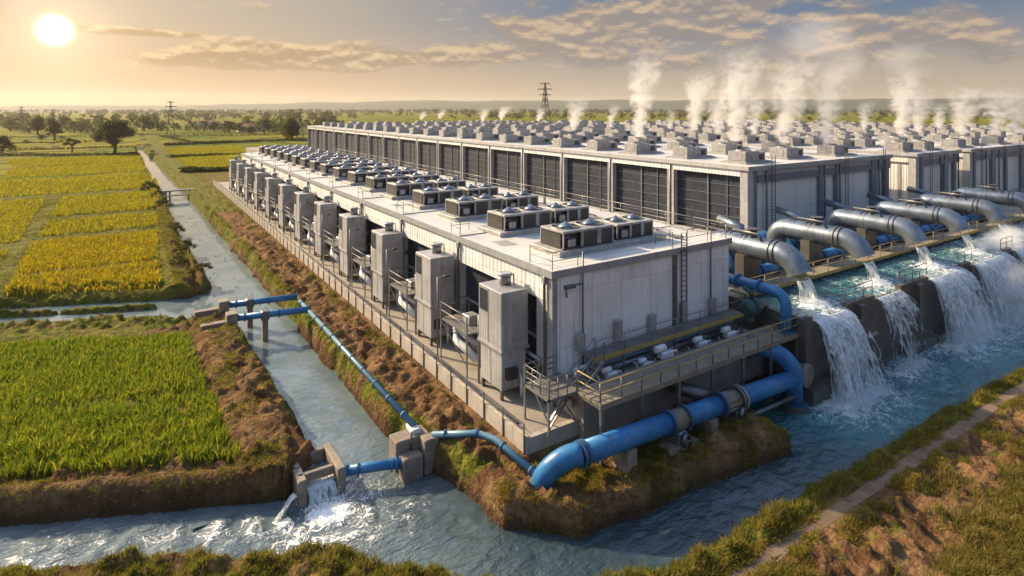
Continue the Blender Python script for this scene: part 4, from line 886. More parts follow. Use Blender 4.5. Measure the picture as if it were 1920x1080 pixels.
MB().tube([(23.9, 21.5, pz(24)), (25.1, 21.5, pz(25))], PR*1.02, 24).build('coupling', 'concrete_box', bp)
MB().tube([(28.05, 21.5, pz(28)), (29.7, 21.5, pz(29.7))], PR*1.02, 24).build('coupling', 'rust_brown', bp)
cpl = [MB().tube([(28.2, 21.5+1.0*PR*math.cos(q), pz(28.2)+1.0*PR*math.sin(q)), (29.6, 21.5+1.0*PR*math.cos(q), pz(29.6)+1.0*PR*math.sin(q))], .05, 6).build('tie_rod', 'steel', bp) for q in np.linspace(0, 2*PI, 12, False)]
for x in (24.5, 29.3):
    MB().bevbox(x-.32, x+.32, 21.0, 21.9, .9, pz(x)-.42, .06).build('pedestal', 'galvanised', bp); MB().box(x-1.1, x+1.1, 20.9, 22.1, .7, 1.32).build('footing', 'concrete_box', bp)
    MB().tube([(x-.1, 20.9, 1.35), (x-.1, 20.85, 1.75), (x+.12, 20.95, 1.95)], .13, 8).build('drain_valve', 'steel', bp)
for x in (20.8, 27.0): MB().box(x-.3, x+.3, 20.95, 22.05, .6, pz(x)-.38).build('saddle', 'concrete_box', bp)
ve = [(33.3, 24.0, 3.55), (34.2, 23.0, 3.6)]+[(34.2+1.2*math.sin(t), 23.0-1.5*math.sin(t), 3.6-1.5*(1-math.cos(t))) for t in np.linspace(.25, PI/2, 7)]
dp = thing('blue_drop_pipe', (35.4, 21.5, 0), 'blue elbow pipe from under the deck turning down into the turquoise water', 'pipe')
MB().tube(ve+[(35.4, 21.5, .2)], .53, 24).build('pipe', 'pipe_blue', dp)
flange(dp, (33.7, 23.55, 3.57), (1,-1.1,.05), .7, bolts=16); flange(dp, (35.4, 21.5, .42), (0,0,1), .75, bolts=16)
MB().disc((35.4, 21.5, .02), (0,0,1), .85, .7, 24).build('base', 'concrete_wet', dp)
for z in (2.0, 1.75): MB().disc((35.4, 21.5, z), (0,0,1), .57, .05, 24).build('weld_ring', 'pipe_blue', dp)
gp = thing('grey_drain_pipe', (30.2, 21.2, 1.1), 'thin grey pipe running below the big blue main', 'pipe')
MB().tube([(30.1, 21.1, 1.15), (35.0, 21.2, 1.0)], .14, 10).build('pipe', 'steel_dark', gp); MB().disc((30.2, 21.1, 1.15), (1,0,0), .22, .1, 14).build('flange', 'steel_dark', gp)
gs = thing('grey_stub_pipe', (27.3, 24.0, 3.1), 'short grey pipe stub leaving the wall below the deck', 'pipe')
MB().tube([(26.6, 23.95, 3.05), (26.6, 22.9, 3.0), (27.2, 22.4, 2.8), (28.2, 22.2, 2.4)], .36, 14).build('pipe', 'steel_dark', gs); MB().disc((26.6, 23.5, 3.02), (0,1,0), .48, .12, 16).build('flange', 'steel_dark', gs)
wp = thing('outfall_pipe', (36.4, 22.0, 1.9), 'stubby dark pipe mouth behind the blue drop pipe', 'pipe')
MB().tube([(36.3, 23.6, 2.0), (36.5, 21.3, 1.9)], .62, 18).build('pipe', 'steel_dark', wp); MB().tube([(36.48, 21.5, 1.92), (36.52, 21.15, 1.9)], .72, 18).build('rim', 'concrete_box', wp)

# ------------------------------------------------------------------ canal pipes, boxes, bridge
def smallpipe(name, pts, r, label, m='pipe_teal', joint=2.2, supports=None):
    p = thing(name, pts[0], label, 'pipe'); MB().tube(pts, r, 12).build('pipe', m, p); 
    for a, b in zip(pts[:-1], pts[1:]):
        a, b = Vector(a), Vector(b); L = (b-a).length; n = int(L/joint)
        for i in range(n+1): c = a+(b-a)*min(1, (i+.3)*joint/L) if n else a; MB().disc(c, b-a, r*1.35, .09, 14).build('joint_ring', 'flange_blue', p)
    return p
smallpipe('bank_pipe', [(12.8, 53.3, 2.15), (12.95, 29.4, 2.0)], .17, 'long thin pale blue pipe laid down the earth bank beside the canal')
smallpipe('link_pipe', [(13.6, 28.4, 1.75), (15.5, 27.0, 1.9), (16.0, 26.0, 1.9), (16.35, 22.9, 1.6)], .18, 'cranked blue pipe from the concrete block to the big main elbow')
c1 = smallpipe('canal_crossing_pipe', [(7.3, 56.0, 2.05), (12.8, 54.6, 2.2)], .27, 'blue pipe over the canal, farther of the crossing pair', 'pipe_blue', 2.6)
c2 = smallpipe('canal_crossing_pipe', [(7.4, 52.2, 2.05), (12.85, 50.6, 2.2)], .27, 'blue pipe over the canal, the crossing pair\'s closer one', 'pipe_blue', 2.6)
c1['group'] = c2['group'] = 'blue pipes crossing the canal'
for cc, (x, y) in ((c1, (9.1, 55.55)), (c2, (9.6, 51.6))):
    MB().box(x-.22, x+.22, y-.25, y+.25, -.6, 2.0).build('pier', 'concrete_box', cc); MB().bevbox(x-.3, x+.3, y-.4, y+.4, 1.75, 2.45, .06).build('clamp', 'steel_dark', cc)
for x, y, lab in ((7.1, 56.1, 'small concrete end block under the farther canal crossing pipe'), (7.2, 52.3, 'small concrete end block under the closer canal crossing pipe')):
    b = thing('pipe_abutment', (x, y, 1.0), lab, 'concrete block', 'end blocks of the crossing pipes'); MB().bevbox(x-.4, x+.4, y-.5, y+.5, .4, 2.5, .05).build('block', 'concrete_box', b); MB().bevbox(x-2.2, x-.4, y-.25, y+.45, .9, 1.9, .05).build('wing_wall', 'concrete_box', b)
rb = thing('pipe_junction_block', (12.6, 28.8, .2), 'stepped concrete junction block where the canal pipes meet', 'concrete block')
MB().bevbox(11.7, 13.6, 28.75, 29.8, .2, 1.72, .06).build('main_block', 'concrete_box', rb); MB().bevbox(11.8, 12.9, 28.0, 28.75, -.6, 1.15, .06).build('step_block', 'concrete_box', rb)
MB().bevbox(13.0, 13.8, 28.05, 28.75, .0, 1.75, .06).build('side_block', 'concrete_box', rb); MB().bevbox(12.7, 13.2, 29.0, 29.9, 1.72, 1.96, .04).build('pipe_cradle', 'white_plastic', rb)
MB().tube([(12.5, 28.65, 1.1), (12.5, 28.65, 2.1)], .06, 8).build('valve_stem', 'steel_dark', rb)
ib = thing('inlet_box', (8.1, 30.3, .2), 'open concrete inlet box at the canal corner spilling white water', 'concrete box')
X0, X1, Y0, Y1 = 6.9, 9.2, 29.05, 31.7
MB().bevbox(X0, X0+.42, Y0, Y1, -.7, 1.2, .05).build('side_wall', 'concrete_box', ib); MB().bevbox(X1-.42, X1, Y0, Y1, -.7, 1.2, .05).build('side_wall', 'concrete_box', ib)
MB().bevbox(X0+.42, X1-.42, Y1-.38, Y1, -.7, 1.15, .05).build('back_wall', 'concrete_box', ib); MB().bevbox(X0+.42, X1-.42, 29.65, 29.95, .72, 1.1, .05).build('cross_beam', 'concrete_box', ib)
MB().box(X0+.42, X1-.42, 29.5, Y1-.38, -.6, .48).build('floor_slab', 'concrete_wet', ib)
for k, y in enumerate((29.7, 30.4, 31.1)): MB().tube([(X0+.21, y, 1.18), (X0+.21, y, 1.25)], .11, 10).build('bolt_cap', 'steel_dark', ib)
tp = smallpipe('inlet_pipe', [(9.15, 29.45, .80), (11.85, 28.45, .82)], .24, 'stout blue pipe over the canal mouth joining box and block', 'pipe_blue', 2.5)
for x, y in ((9.3, 29.4), (11.6, 28.54), (11.4, 28.61)): MB().disc((x, y, .81), (2.7,-1.0,0), .34, .10, 18).build('flange', 'pipe_blue', tp)
fb = thing('footbridge', (8.3, 143.5, 0), 'flat dark plank footbridge across the canal farther up the valley', 'footbridge')
MB().box(4.8, 12.6, 142.4, 143.8, 1.55, 1.8).build('deck', 'steel_dark', fb); MB().box(5.2, 11.5, 140.0, 140.8, .9, 1.1).build('lower_beam', 'steel_dark', fb)
for x in (7.2, 7.9): MB().bar((x, 143.1, -.6), (x, 143.1, 1.6), .35).build('pier', 'concrete_wet', fb)
# ------------------------------------------------------------------ big louvred halls
def P(px, py, z):
    d = F*(CAMZ-z)/(py-HY); s = d*(px-CX)/F; return d*FW[0]+s*RT[0], d*FW[1]+s*RT[1]
def depth(x, y): return x*FW[0]+y*FW[1]
BZ0, BZ1 = 4.55, 12.75
def hall(x0, x1, y0, y1, label, louvres, panels, ladders, cols):
    h = thing('big_hall', (x0, y0, BZ0), label, 'building', None if louvres else 'big halls behind the discharge pipes')
    MB().box(x0-.15, x1+.1, y0-.15, y1, BZ1-.2, BZ1).build('roof', 'roof_membrane', h)
    MB().box(x0-.22, x1+.15, y0-.22, y0-.15, BZ1-.45, BZ1+.08).build('roof_edge', 'trim_grey', h); MB().box(x0-.22, x0-.15, y0-.15, y1, BZ1-.35, BZ1+.08).build('roof_edge', 'trim_light', h)
    MB().box(x0+.9, x1, y0+.3, y0+.6, BZ0, BZ1-.2).build('wall', 'cladding_cream', h)
    MB().box(x1-.3, x1, y0+.6, y1, BZ0, BZ1-.2).build('wall', 'cladding_cream', h)
    MB().bevbox(x0, x0+.95, y0, y0+1.0, BZ0, BZ1-.2, .05).build('corner_column', 'trim_light', h)
    MB().box(x0+.95, x0+1.75, y0+.12, y0+.3, BZ0, BZ1-.2).build('recess_strip', 'column_blue', h)
    MB().box(x0+1.75, x1, y0-.02, y0+.3, BZ1-1.75, BZ1-.95).build('beam', 'column_blue', h)
    MB().box(x0+1.75, x1, y0+.05, y0+.3, BZ1-.95, BZ1-.45).build('beam', 'trim_light', h)
    MB().box(x0+1.75, x1, y0-.25, y0+.3, BZ0, BZ0+.75).build('base_wall', 'concrete_light', h)
    for x, w in cols: MB().box(x, x+w, y0-.10, y0+.3, BZ0+.75, BZ1-.2).build('column', 'column_blue', h)
    for x in panels: MB().tube([(x, y0-.12, BZ0+.6), (x, y0-.12, BZ1+.1)], .10, 8).build('downpipe', 'steel_dark', h)
    for x in ladders: ladder(h, x, y0-.42, BZ0+.2, BZ1, cage=False, w=.62)
    if louvres:
        n = 17; st = (y1-y0)/n
        MB().box(x0, x0+.5, y0+1.0, y1, BZ1-1.05, BZ1-.35).build('fascia', 'cladding', h)
        MB().box(x0, x0+.5, y0+1.0, y1, BZ0, BZ0+.55).build('sill', 'trim_light', h)
        for k in range(n):
            ya = y0+st*k+(1.0 if k == 0 else .55); yb = y0+st*(k+1)-.5
            MB().box(x0+.62, x0+.80, ya, yb, BZ0+.55, BZ1-1.05).build('louvre_bay', 'louvre_dark', h)
            c = MB().box(x0-.05, x0+.7, yb, yb+.42, BZ0+.55, BZ1-1.05).build('pillar', 'trim_light', h)
            MB().box(x0-.02, x0+.7, yb+.62, yb+1.05, BZ0+.55, BZ1-1.05).build('pillar', 'trim_grey', h)
            MB().tube([(x0-.08, yb+.52, BZ0), (x0-.08, yb+.52, BZ1+.1)], .09, 7).build('downpipe', 'steel_dark', h)
            g = MB()
            for zz in np.arange(BZ0+1.4, BZ1-1.2, 1.15): g.bar((x0+.58, ya, zz), (x0+.58, yb, zz), .05)
            g.bar((x0+.55, (ya*.5+yb*.5), BZ0+.55), (x0+.55, (ya*.5+yb*.5), BZ1-1.05), .16); g.bar((x0+.57, ya*.78+yb*.22, BZ0+.55), (x0+.57, ya*.78+yb*.22, BZ1-1.05), .09)
            g.build('louvre_frame', 'column_blue', h)
    else:
        MB().box(x0, x0+.3, y0+1.0, y1, BZ0, BZ1-.2).build('wall', 'cladding_cream', h)
        MB().box(x0-.05, x0, y0+1.0, y0+20, BZ1-1.5, BZ1-1.2).build('beam', 'steel_dark', h); MB().box(x0-.06, x0, y0+1.9, y0+2.3, BZ0, BZ1-1.5).build('column', 'trim_grey', h)
    return h
hall(55, 86, 38.5, 218, 'longest big hall, its canal-facing side a row of dark louvre bays', True, (58.1, 69.6, 73.0, 82.6), (58.9, 74.0, 83.4), ((68.6,.8), (72.2,.5), (80.9,1.3), (84.2,1.2)))
hall(90.3, 104.3, 37.2, 216, 'pale big hall, next after the hall with dark louvre bays', False, (97.6, 103.6), (93.8,), ((91.4,.8), (99.0,1.2), (102.2,.7)))
hall(107, 133, 36.8, 214, 'pale big hall, second after the hall with dark louvre bays', False, (112.8, 118.0), (110.2, 119.4, 126), ((108.2,.7), (115.2,1.4), (121,.8), (128,1.4)))
hall(136, 165, 36.8, 200, 'pale big hall, third after the hall with dark louvre bays', False, (), (), ((150,1.2),))
hall(168, 197, 36.8, 190, 'pale big hall, fourth after the hall with dark louvre bays', False, (), (), ((180,1.2),))
hall(200, 235, 36.8, 180, 'pale big hall farthest along the basin', False, (), (), ((215,1.2),))
pf = thing('machinery_platform', (37, 28, 0), 'raised concrete platform under the big halls and discharge pipes', 'platform')
MB().box(37.4, 262, 28.2, 236, -.5, BZ0).build('slab', 'concrete', pf); MB().box(37.4, 262, 27.9, 28.2, -.5, BZ0+.12).build('edge_beam', 'concrete_wet', pf)

def cooler(x, y, z, label, simple=False):
    if simple:
        b = MB().box(x-.6, x+5.0, y-.5, y+3.2, z, z+.22).bevbox(x, x+2.6, y, y+2.5, z+.22, z+1.85, .05).bevbox(x+2.95, x+4.6, y+.5, y+2.6, z+.22, z+1.6, .05).tube([(x+1.3, y+1.25, z+1.85), (x+1.3, y+1.25, z+2.1)], .8, 12)
        b.box(x+2.5, x+3.0, y+.9, y+2.2, z+.22, z+1.2)
        me_o = thing('roof_cooler', (x, y, z), label, 'cooling unit', G4); b.build('housing', 'unit_white', me_o); MB().tube([(x+1.3, y+1.25, z+2.08), (x+1.3, y+1.25, z+2.13)], .7, 12).build('fan_opening', 'dark_machine', me_o); return me_o
    u = thing('roof_cooler', (x, y, z), label, 'cooling unit', G4)
    MB().box(x-.6, x+5.0, y-.5, y+3.2, z, z+.22).build('base_frame', 'unit_white', u); MB().box(x-.3, x+4.8, y-.2, y+2.9, z+.22, z+.34).build('skid', 'trim_grey', u)
    a = MB().bevbox(x, x+2.6, y, y+2.5, z+.34, z+1.85, .05).build('main_housing', 'unit_white', u)
    b = MB().bevbox(x+2.95, x+4.6, y+.5, y+2.6, z+.34, z+1.6, .05).build('side_housing', 'unit_white', u)
    MB().box(x+2.6, x+2.95, y+.9, y+2.2, z+.34, z+1.2).build('coupling_duct', 'dark_machine', u)
    MB().box(x+.3, x+.62, y-.03, y, z+.8, z+1.2).build('vent_plate', 'trim_grey', a); MB().box(x-.03, x, y+.5, y+2.0, z+.5, z+1.6).build('access_panel', 'unit_panel', a)
    MB().box(x+1.55, x+1.6, y-.02, y, z+.36, z+1.8).build('panel_joint', 'trim_grey', a); MB().box(x+3.3, x+4.2, y+.46, y+.5, z+.5, z+1.3).build('coil_panel', 'coil', b)
    c = MB().tube([(x+1.3, y+1.25, z+1.85), (x+1.3, y+1.25, z+2.1)], .85, 16, False).build('fan_cowl', 'trim_light', u); MB().tube([(x+1.3, y+1.25, z+1.86), (x+1.3, y+1.25, z+1.95)], .8, 16).build('fan_opening', 'dark_machine', c)
    MB().tube([(x+4.6, y+1.2, z+.7), (x+5.2, y+1.2, z+.7), (x+5.2, y+1.2, z+.1)], .12, 7).build('pipe', 'steel_dark', u)
    return u
def squash(o): o.scale = (.95, .95, .74); return o
G4 = 'white coolers on the big hall roofs'
HALLN = ['louvred hall', 'first pale hall', 'second pale hall', 'third pale hall', 'fourth pale hall', 'last pale hall']
RAKE = {0: [(58.0,'louvre-side'), (67.6,'middle'), (77.0,'inner')], 1: [(92.2,'canal-side'), (98.3,'inner')], 2: [(109,'canal-side'), (117.4,'middle'), (125.6,'inner')], 3: [(138,'canal-side'), (147,'middle'), (156,'inner')], 4: [(170,'canal-side'), (179,'middle'), (188,'inner')], 5: [(202,'canal-side'), (212,'middle'), (223,'inner')]}
YS = [41.0, 39.6, 39.2, 39.2, 46, 55]; NR = [21, 21, 20, 17, 14, 12]; SP = [8.3, 8.3, 8.6, 9.2, 9.8, 10]
p1 = p2 = None
for b in range(6):
    for x, rn in RAKE[b]:
        for k in range(NR[b]):
            y = YS[b]+SP[b]*k+(1.2 if rn == 'middle' else 0)+random.uniform(-.3, .3); lab = f'white cooler on the {HALLN[b]} roof, {rn} row, {ORD[k]} from the basin'
            simple = y > 105 or x > 135
            if simple:
                p2 = squash(cooler(x, y, BZ1, lab, True)) if p2 is None else (dup(p2, (x, y, BZ1), lab) and p2)
            else:
                p1 = squash(cooler(x, y, BZ1, lab)) if p1 is None else (dup(p1, (x, y, BZ1), lab) and p1)
# ------------------------------------------------------------------ basin, discharge pipes, falls
ba = thing('overflow_basin', (37.4, 21.7, 0), 'long raised concrete basin brimming with turquoise water', 'basin')
edges = [37.4]
for a, b, k in FALLS: edges += [a, b]
edges.append(262)
for i in range(0, len(edges), 2):
    a, b = edges[i], edges[i+1]; MB().box(a, b, 21.7, 22.1, -1, POOLZ+.28).build('basin_wall', 'concrete_wet', ba)
for a, b, k in FALLS: MB().box(a, b, 21.7, 22.1, -1, POOLZ-.06).build('spill_sill', 'concrete_wet', ba)
MB().box(37.1, 37.4, 21.7, 28.2, -1, POOLZ+.2).build('end_wall', 'concrete_wet', ba)
for x in (43.4, 52.4, 62.4, 72.2, 83): MB().box(x, x+.6, 21.3, 21.7, -1, POOLZ+.1).build('buttress', 'concrete_wet', ba)
MB().box(36.6, 46, 20.9, 21.7, -1, .95).build('footing', 'concrete_wet', ba); MB().box(49.9, 55, 21.0, 21.7, -1, .8).build('footing', 'concrete_wet', ba)
MB().box(42.2, 46.2, 21.55, 21.7, 2.4, 2.6).build('ledge', 'concrete_light', ba)
xs = np.unique(np.concatenate([axis([(37.4, 100, .25)]), geo(100, 262, .4, 1.06)])); ys = axis([(21.72, 28.2, .25)]); X, Y = np.meshgrid(xs, ys)
OUT = [41.3, 50.4, 59.9, 69.2, 79.0, 89.5]
foam = .30+.16*sstep(55, 85, X)
for x in OUT:
    d = np.hypot((X-x)*.75, Y-23.5); foam = np.maximum(foam, 1.1*np.exp(-(d/1.3)**2)); foam = np.maximum(foam, .60*np.exp(-(d/2.8)**2))
for a, b, k in FALLS: foam = np.maximum(foam, .62*k*sstep(24.2, 21.8, Y)*(X > a-.2)*(X < b+.2))
Z = POOLZ+(fbm(X*1.4, Y*1.4, 81)-.5)*.10+.35*np.clip(foam-.5, 0, 1)*fbm(X*3, Y*3, 82)
for a, b, k in FALLS: Z = Z-.10*sstep(22.2, 21.75, Y)*(X > a)*(X < b)
npmesh('pool_water', np.stack([X, Y, Z], -1).reshape(-1, 3), [gridfaces(len(xs), len(ys))], 'river_water', {'foam': np.clip(foam, 0, 1.1), 'aer': 0*X+.52, 'chop': 0*X+.8}, True, kind='structure')
def curtain(name, src, z0, z1, v, m, label, group, drop_cols=60, rows=26, layers=3, flare=.25, cat='waterfall', gain=1.):
    """falling sheets: src(u) gives lip point and outward direction; ballistic path"""
    V = []; Fc = []; UV = []; ED = []; base = 0
    for L in range(layers):
        vv = v*(1+.22*(L-1)); T = math.sqrt(2*(z0-z1)/9.81)
        u = np.linspace(0, 1, drop_cols); t = np.linspace(0, 1, rows); U, Tt = np.meshgrid(u, t); tt = Tt*T
        px, py, ox, oy, ln = src(U)
        n = (fbm(U*9+L*5, Tt*1.2, 90+L)-.5); sp = vv*(1+.5*n)
        X = px+ox*sp*tt+(U-.5)*flare*ln*Tt*.35+(fbm(U*14, Tt*3, 95+L)-.5)*.35*Tt; Y = py+oy*sp*tt+(fbm(U*17, Tt*3, 97+L)-.5)*.25*Tt; Zz = z0+.03-.02*L-.5*9.81*tt**2
        V.append(np.stack([X, Y, Zz], -1).reshape(-1, 3)); Fc.append(gridfaces(drop_cols, rows)+base); base += drop_cols*rows
        UV.append(np.stack([U*ln+L*13.1, Tt*(z0-z1)+L*3.7], -1).reshape(-1, 2)); ED.append((.8*sstep(.03, 0, U)+.8*sstep(.97, 1, U)+.45*sstep(.15, 1., Tt)*(1 if gain < .9 else .55)+.12*L).ravel())
    o = npmesh(name, np.concatenate(V), Fc, m, {'edge': np.concatenate(ED)}, True, np.concatenate(UV)); return tag(o, label, cat, group)
FL = ['white waterfall over the basin lip beside the deck end, first in the row', 'narrow thin waterfall over the basin lip, second in the row', 'wide waterfall over the basin lip, third in the row', 'wide misty waterfall over the basin lip, fourth in the row', 'broad waterfall lost in mist, fifth in the row', 'broad waterfall lost in mist, sixth in the row']
for i, (a, b, k) in enumerate(FALLS[:6]):
    curtain('waterfall', lambda U, a=a, b=b: (a+.08+(b-a-.16)*U, LIPY-.02+0*U, 0*U, -1+0*U, b-a), POOLZ-.02, -.05, 2.0, 'falling_water' if k > .7 else 'falling_water_thin', FL[i], 'waterfalls over the basin lip', int(14*(b-a)), 26, 4, .55, gain=k)
def drops(name, c, ex, n, r0, r1, label):
    P0 = rng.normal(0, 1, (n, 3))*np.array(ex)+np.array(c); P0[:, 2] = c[2]+np.abs(P0[:, 2]-c[2]); r = rng.uniform(r0, r1, n)**1.0
    D8 = np.array([(1,0,0),(-1,0,0),(0,1,0),(0,-1,0),(0,0,1.4),(0,0,-1.4)]); V = (P0[:, None, :]+D8[None]*r[:, None, None]).reshape(-1, 3)
    T = np.array([(0,2,4),(2,1,4),(1,3,4),(3,0,4),(2,0,5),(1,2,5),(3,1,5),(0,3,5)]); Fc = (np.arange(n)[:, None, None]*6+T[None]).reshape(-1, 3)
    return tag(npmesh(name, V, [Fc], 'spray_drop', kind='stuff'), label, 'spray')
for i, (a, b, k) in enumerate(FALLS[:5]):
    drops('spray', ((a+b)/2, 20.1, 0), ((b-a)*.30, .55, .45), int(420*k), .012, .045, f'splashing droplets at the foot of the {ORD[i]} waterfall')
drops('spray', (8.1, 28.1, .0), (.55, .5, .22), 300, .01, .035, 'splashing droplets where the inlet box spills')
# discharge pipes
def discharge(x):
    d = thing('discharge_pipe', (x, 26, 8.1), 'x', 'pipe', 'steel discharge pipes over the basin'); zc = 8.1
    pts = [(x, 32.3, BZ0)]+[(x, 31.1+1.2*math.cos(t), zc-1.2+1.2*math.sin(t)) for t in np.linspace(0, PI/2, 7)]+[(x, 26.2, zc)]+[(x, 26.2-1.6*math.sin(t), zc-1.6*(1-math.cos(t))) for t in np.linspace(.12, R(68), 9)]
    e = Vector(pts[-1]); dr = (Vector(pts[-1])-Vector(pts[-2])).normalized(); pts.append(tuple(e+dr*.25))
    b = MB().tube(pts, .86, 28, False).build('pipe', 'steel', d); b.data.materials[0] = MAT['steel']
    MB().tube(pts[-3:], .80, 28, False).build('inner_lining', 'rust_brown', d)
    e = Vector(pts[-1]); MB().tube([e-dr*.16, e], .90, 28, False).build('outlet_rim', 'steel', d)
    for y in (26.35, 26.75, 28.9, 29.3, 30.4, 30.8): MB().disc((x+.03*(y-26), y, zc), (0,1,0), .95, .12, 28).build('collar', 'steel_dark', d)
    v = MB().tube([(x-.1, 28.4, zc+.74), (x-.1, 28.4, zc+1.35)], .3, 12).build('valve', 'steel_dark', d); MB().disc((x-.1, 28.4, zc+1.45), (0,0,1), .5, .06, 18).build('hand_wheel', 'steel_dark', v)
    MB().tube([(x-.5, 27.4, zc+.74), (x-.5, 27.6, zc+1.2), (x-.4, 30.0, zc+1.2)], .09, 8).build('small_line', 'steel_dark', d)
    MB().box(x-1.0, x+1.0, 28.6, 29.4, BZ0, zc-.6).build('saddle', 'concrete_wet', d); MB().disc((x, 32.3, BZ0+.3), (0,0,1), 1.15, .25, 24).build('floor_flange', 'steel_dark', d); MB().tube([(x+.9, 30.2, zc-.3), (x+1.7, 30.2, zc-.3), (x+1.9, 30.2, zc-.9), (x+1.9, 30.2, BZ0)], .3, 12).build('side_branch', 'pipe_blue', d)
    return d, e, dr
d0, e0, dr0 = discharge(OUT[0]); d0['label'] = 'polished steel discharge pipe closest to the front hall, pouring into the basin'
for i, x in enumerate(OUT[1:]): dup(d0, (x, 26, 8.1), f'grey steel discharge pipe pouring into the basin, {ORD[i+1]} from the front hall')
for i, x in enumerate(OUT):
    ctr = (x, e0.y, e0.z); wd = (1.15, .8, 1.0, .85, 1.0, .9)[i]
    def src(U, ctr=ctr, wd=wd):
        th = PI*1.5+(U-.5)*PI*1.25*wd+(0 if wd > .9 else .25); c = math.cos(R(16)); return ctr[0]+.72*np.cos(th), ctr[1]+.72*np.sin(th)*.45-.2, 0*U, -1+0*U, 2.6*wd
    curtain('pouring_water', src, e0.z-.35, POOLZ-.02, 1.0, 'jet_water', f'white water pouring out of the {ORD[i]} discharge pipe', 'water pouring from the discharge pipes', 46, 14, 2, .1, 'pouring water')
    drops('spray', (x, 23.4, POOLZ), (.5, .35, .22), 160, .012, .04, f'splash where the {ORD[i]} discharge pipe pours into the basin')
# inlet box flows
curtain('spilling_water', lambda U: (X0+.5+(X1-X0-1.0)*U, 29.45+0*U, 0*U, -1+0*U, 1.3), .56, -.02, 1.7, 'falling_water', 'white tongue of water spilling from the concrete inlet box', None, 30, 14, 3, .3, 'spilling water')
curtain('side_spill', lambda U: (X0-.05-.1*U, 29.05+.4*U, -1+0*U, -.55+0*U, .9), .55, -.02, 2.4, 'falling_water', 'arching white spurt leaving the side of the inlet box', None, 24, 18, 3, .9, 'spilling water')
xs = np.linspace(X0+.43, X1-.43, 16); ys = np.linspace(29.45, 31.3, 26); X, Y = np.meshgrid(xs, ys)
npmesh('box_water', np.stack([X, Y, .54+.06*fbm(X*4, Y*4, 83)], -1).reshape(-1, 3), [gridfaces(16, 26)], 'river_water', {'foam': .35+.35*sstep(30.8, 29.6, Y), 'aer': 0*X+.3, 'chop': 0*X+1}, True, kind='structure')
# service walkway and rails along the basin
sw = thing('service_walkway', (37.6, 26.4, 5.4), 'dark grating walkway along the back of the basin under the discharge pipes', 'walkway')
MB().box(37.6, 105, 26.5, 27.85, 5.42, 5.54).build('deck', 'deck_plank', sw); MB().box(37.6, 105, 26.42, 26.5, 5.3, 5.58).build('edge_beam', 'rail_yellow', sw)
for k in range(23): MB().bar((38+3*k, 26.7, 4.0), (38+3*k, 26.7, 5.42), .18).build('post', 'steel_dark', sw)
railing('basin_railing', [(37.7, 26.5, 5.54), (105, 26.5, 5.54)], 'steel railing on the service walkway behind the basin', step=2.2, m='rail_yellow', group=None)
k = 0
for a, b in ((42.4, 46.1), (50.0, 55.0), (61.0, 64.0), (70.8, 73.8)):
    railing('basin_railing', [(a, 23.6, POOLZ+.0), (a, 21.9, POOLZ+.28), (b, 21.9, POOLZ+.28)] if k < 1 else [(a, 21.9, POOLZ+.28), (b, 21.9, POOLZ+.28)], f'steel railing on the basin wall between {ORD[k]} and {ORD[k+1]} waterfalls', step=1.2); k += 1
railing('corner_railing', [(36.2, 22.3, 4.2), (37.1, 23.95, 4.2), (37.1, 27.6, 4.2)], 'short railing on the deck end beside the first waterfall', step=1.2)
# pumps, manifolds on the platform
up = thing('blue_riser_pipe', (36.5, 27, 6.8), 'blue pipe bending down to the deck end by the first waterfall', 'pipe')
MB().tube([(36.2, 30, 6.8), (36.5, 23.6, 6.75)]+[(36.5, 23.6-.9*math.sin(t), 6.75-.9*(1-math.cos(t))) for t in np.linspace(.2, PI/2, 7)]+[(36.5, 22.7, 4.25)], .36, 18).build('pipe', 'pipe_blue', up)
for y in (24.6, 26.3, 28.2): flange(up, (36.45, y, 6.77), (0,1,0), .52, 'pipe_blue', bolts=8)
flange(up, (36.5, 22.7, 4.3), (0,0,1), .52, 'pipe_blue', bolts=8)
def pump(x, y, z, label, m='pump_green', s=1., group='pumps beside the discharge pipes'):
    p = thing('pump', (x, y, z), label, 'pump', group)
    MB().tube([(x-.9*s, y, z+.95*s), (x-.75*s, y, z+.95*s), (x-.4*s, y, z+.95*s), (x+.5*s, y, z+.95*s), (x+.75*s, y, z+.95*s)], [.35*s, .6*s, .72*s, .72*s, .45*s], 18).build('casing', m, p)
    MB().tube([(x+.7*s, y, z+.95*s), (x+1.7*s, y, z+.95*s)], .38*s, 14).build('motor', 'steel_dark', p)
    MB().disc((x-.1*s, y, z+.95*s), (1,0,0), .82*s, .12*s, 20).build('flange', 'flange_blue', p)
    for a in (-.5, .9): MB().box(x+a*s-.18*s, x+a*s+.18*s, y-.5*s, y+.5*s, z, z+.4*s).build('foot', 'steel_dark', p)
    MB().tube([(x, y, z+1.6*s), (x, y, z+2.1*s), (x, y+.7*s, z+2.4*s)], .22*s, 12).build('outlet_pipe', m, p)
pump(36.0, 24.9, 4.55, 'dark green pump at the deck end near the blue riser pipe', s=.85)
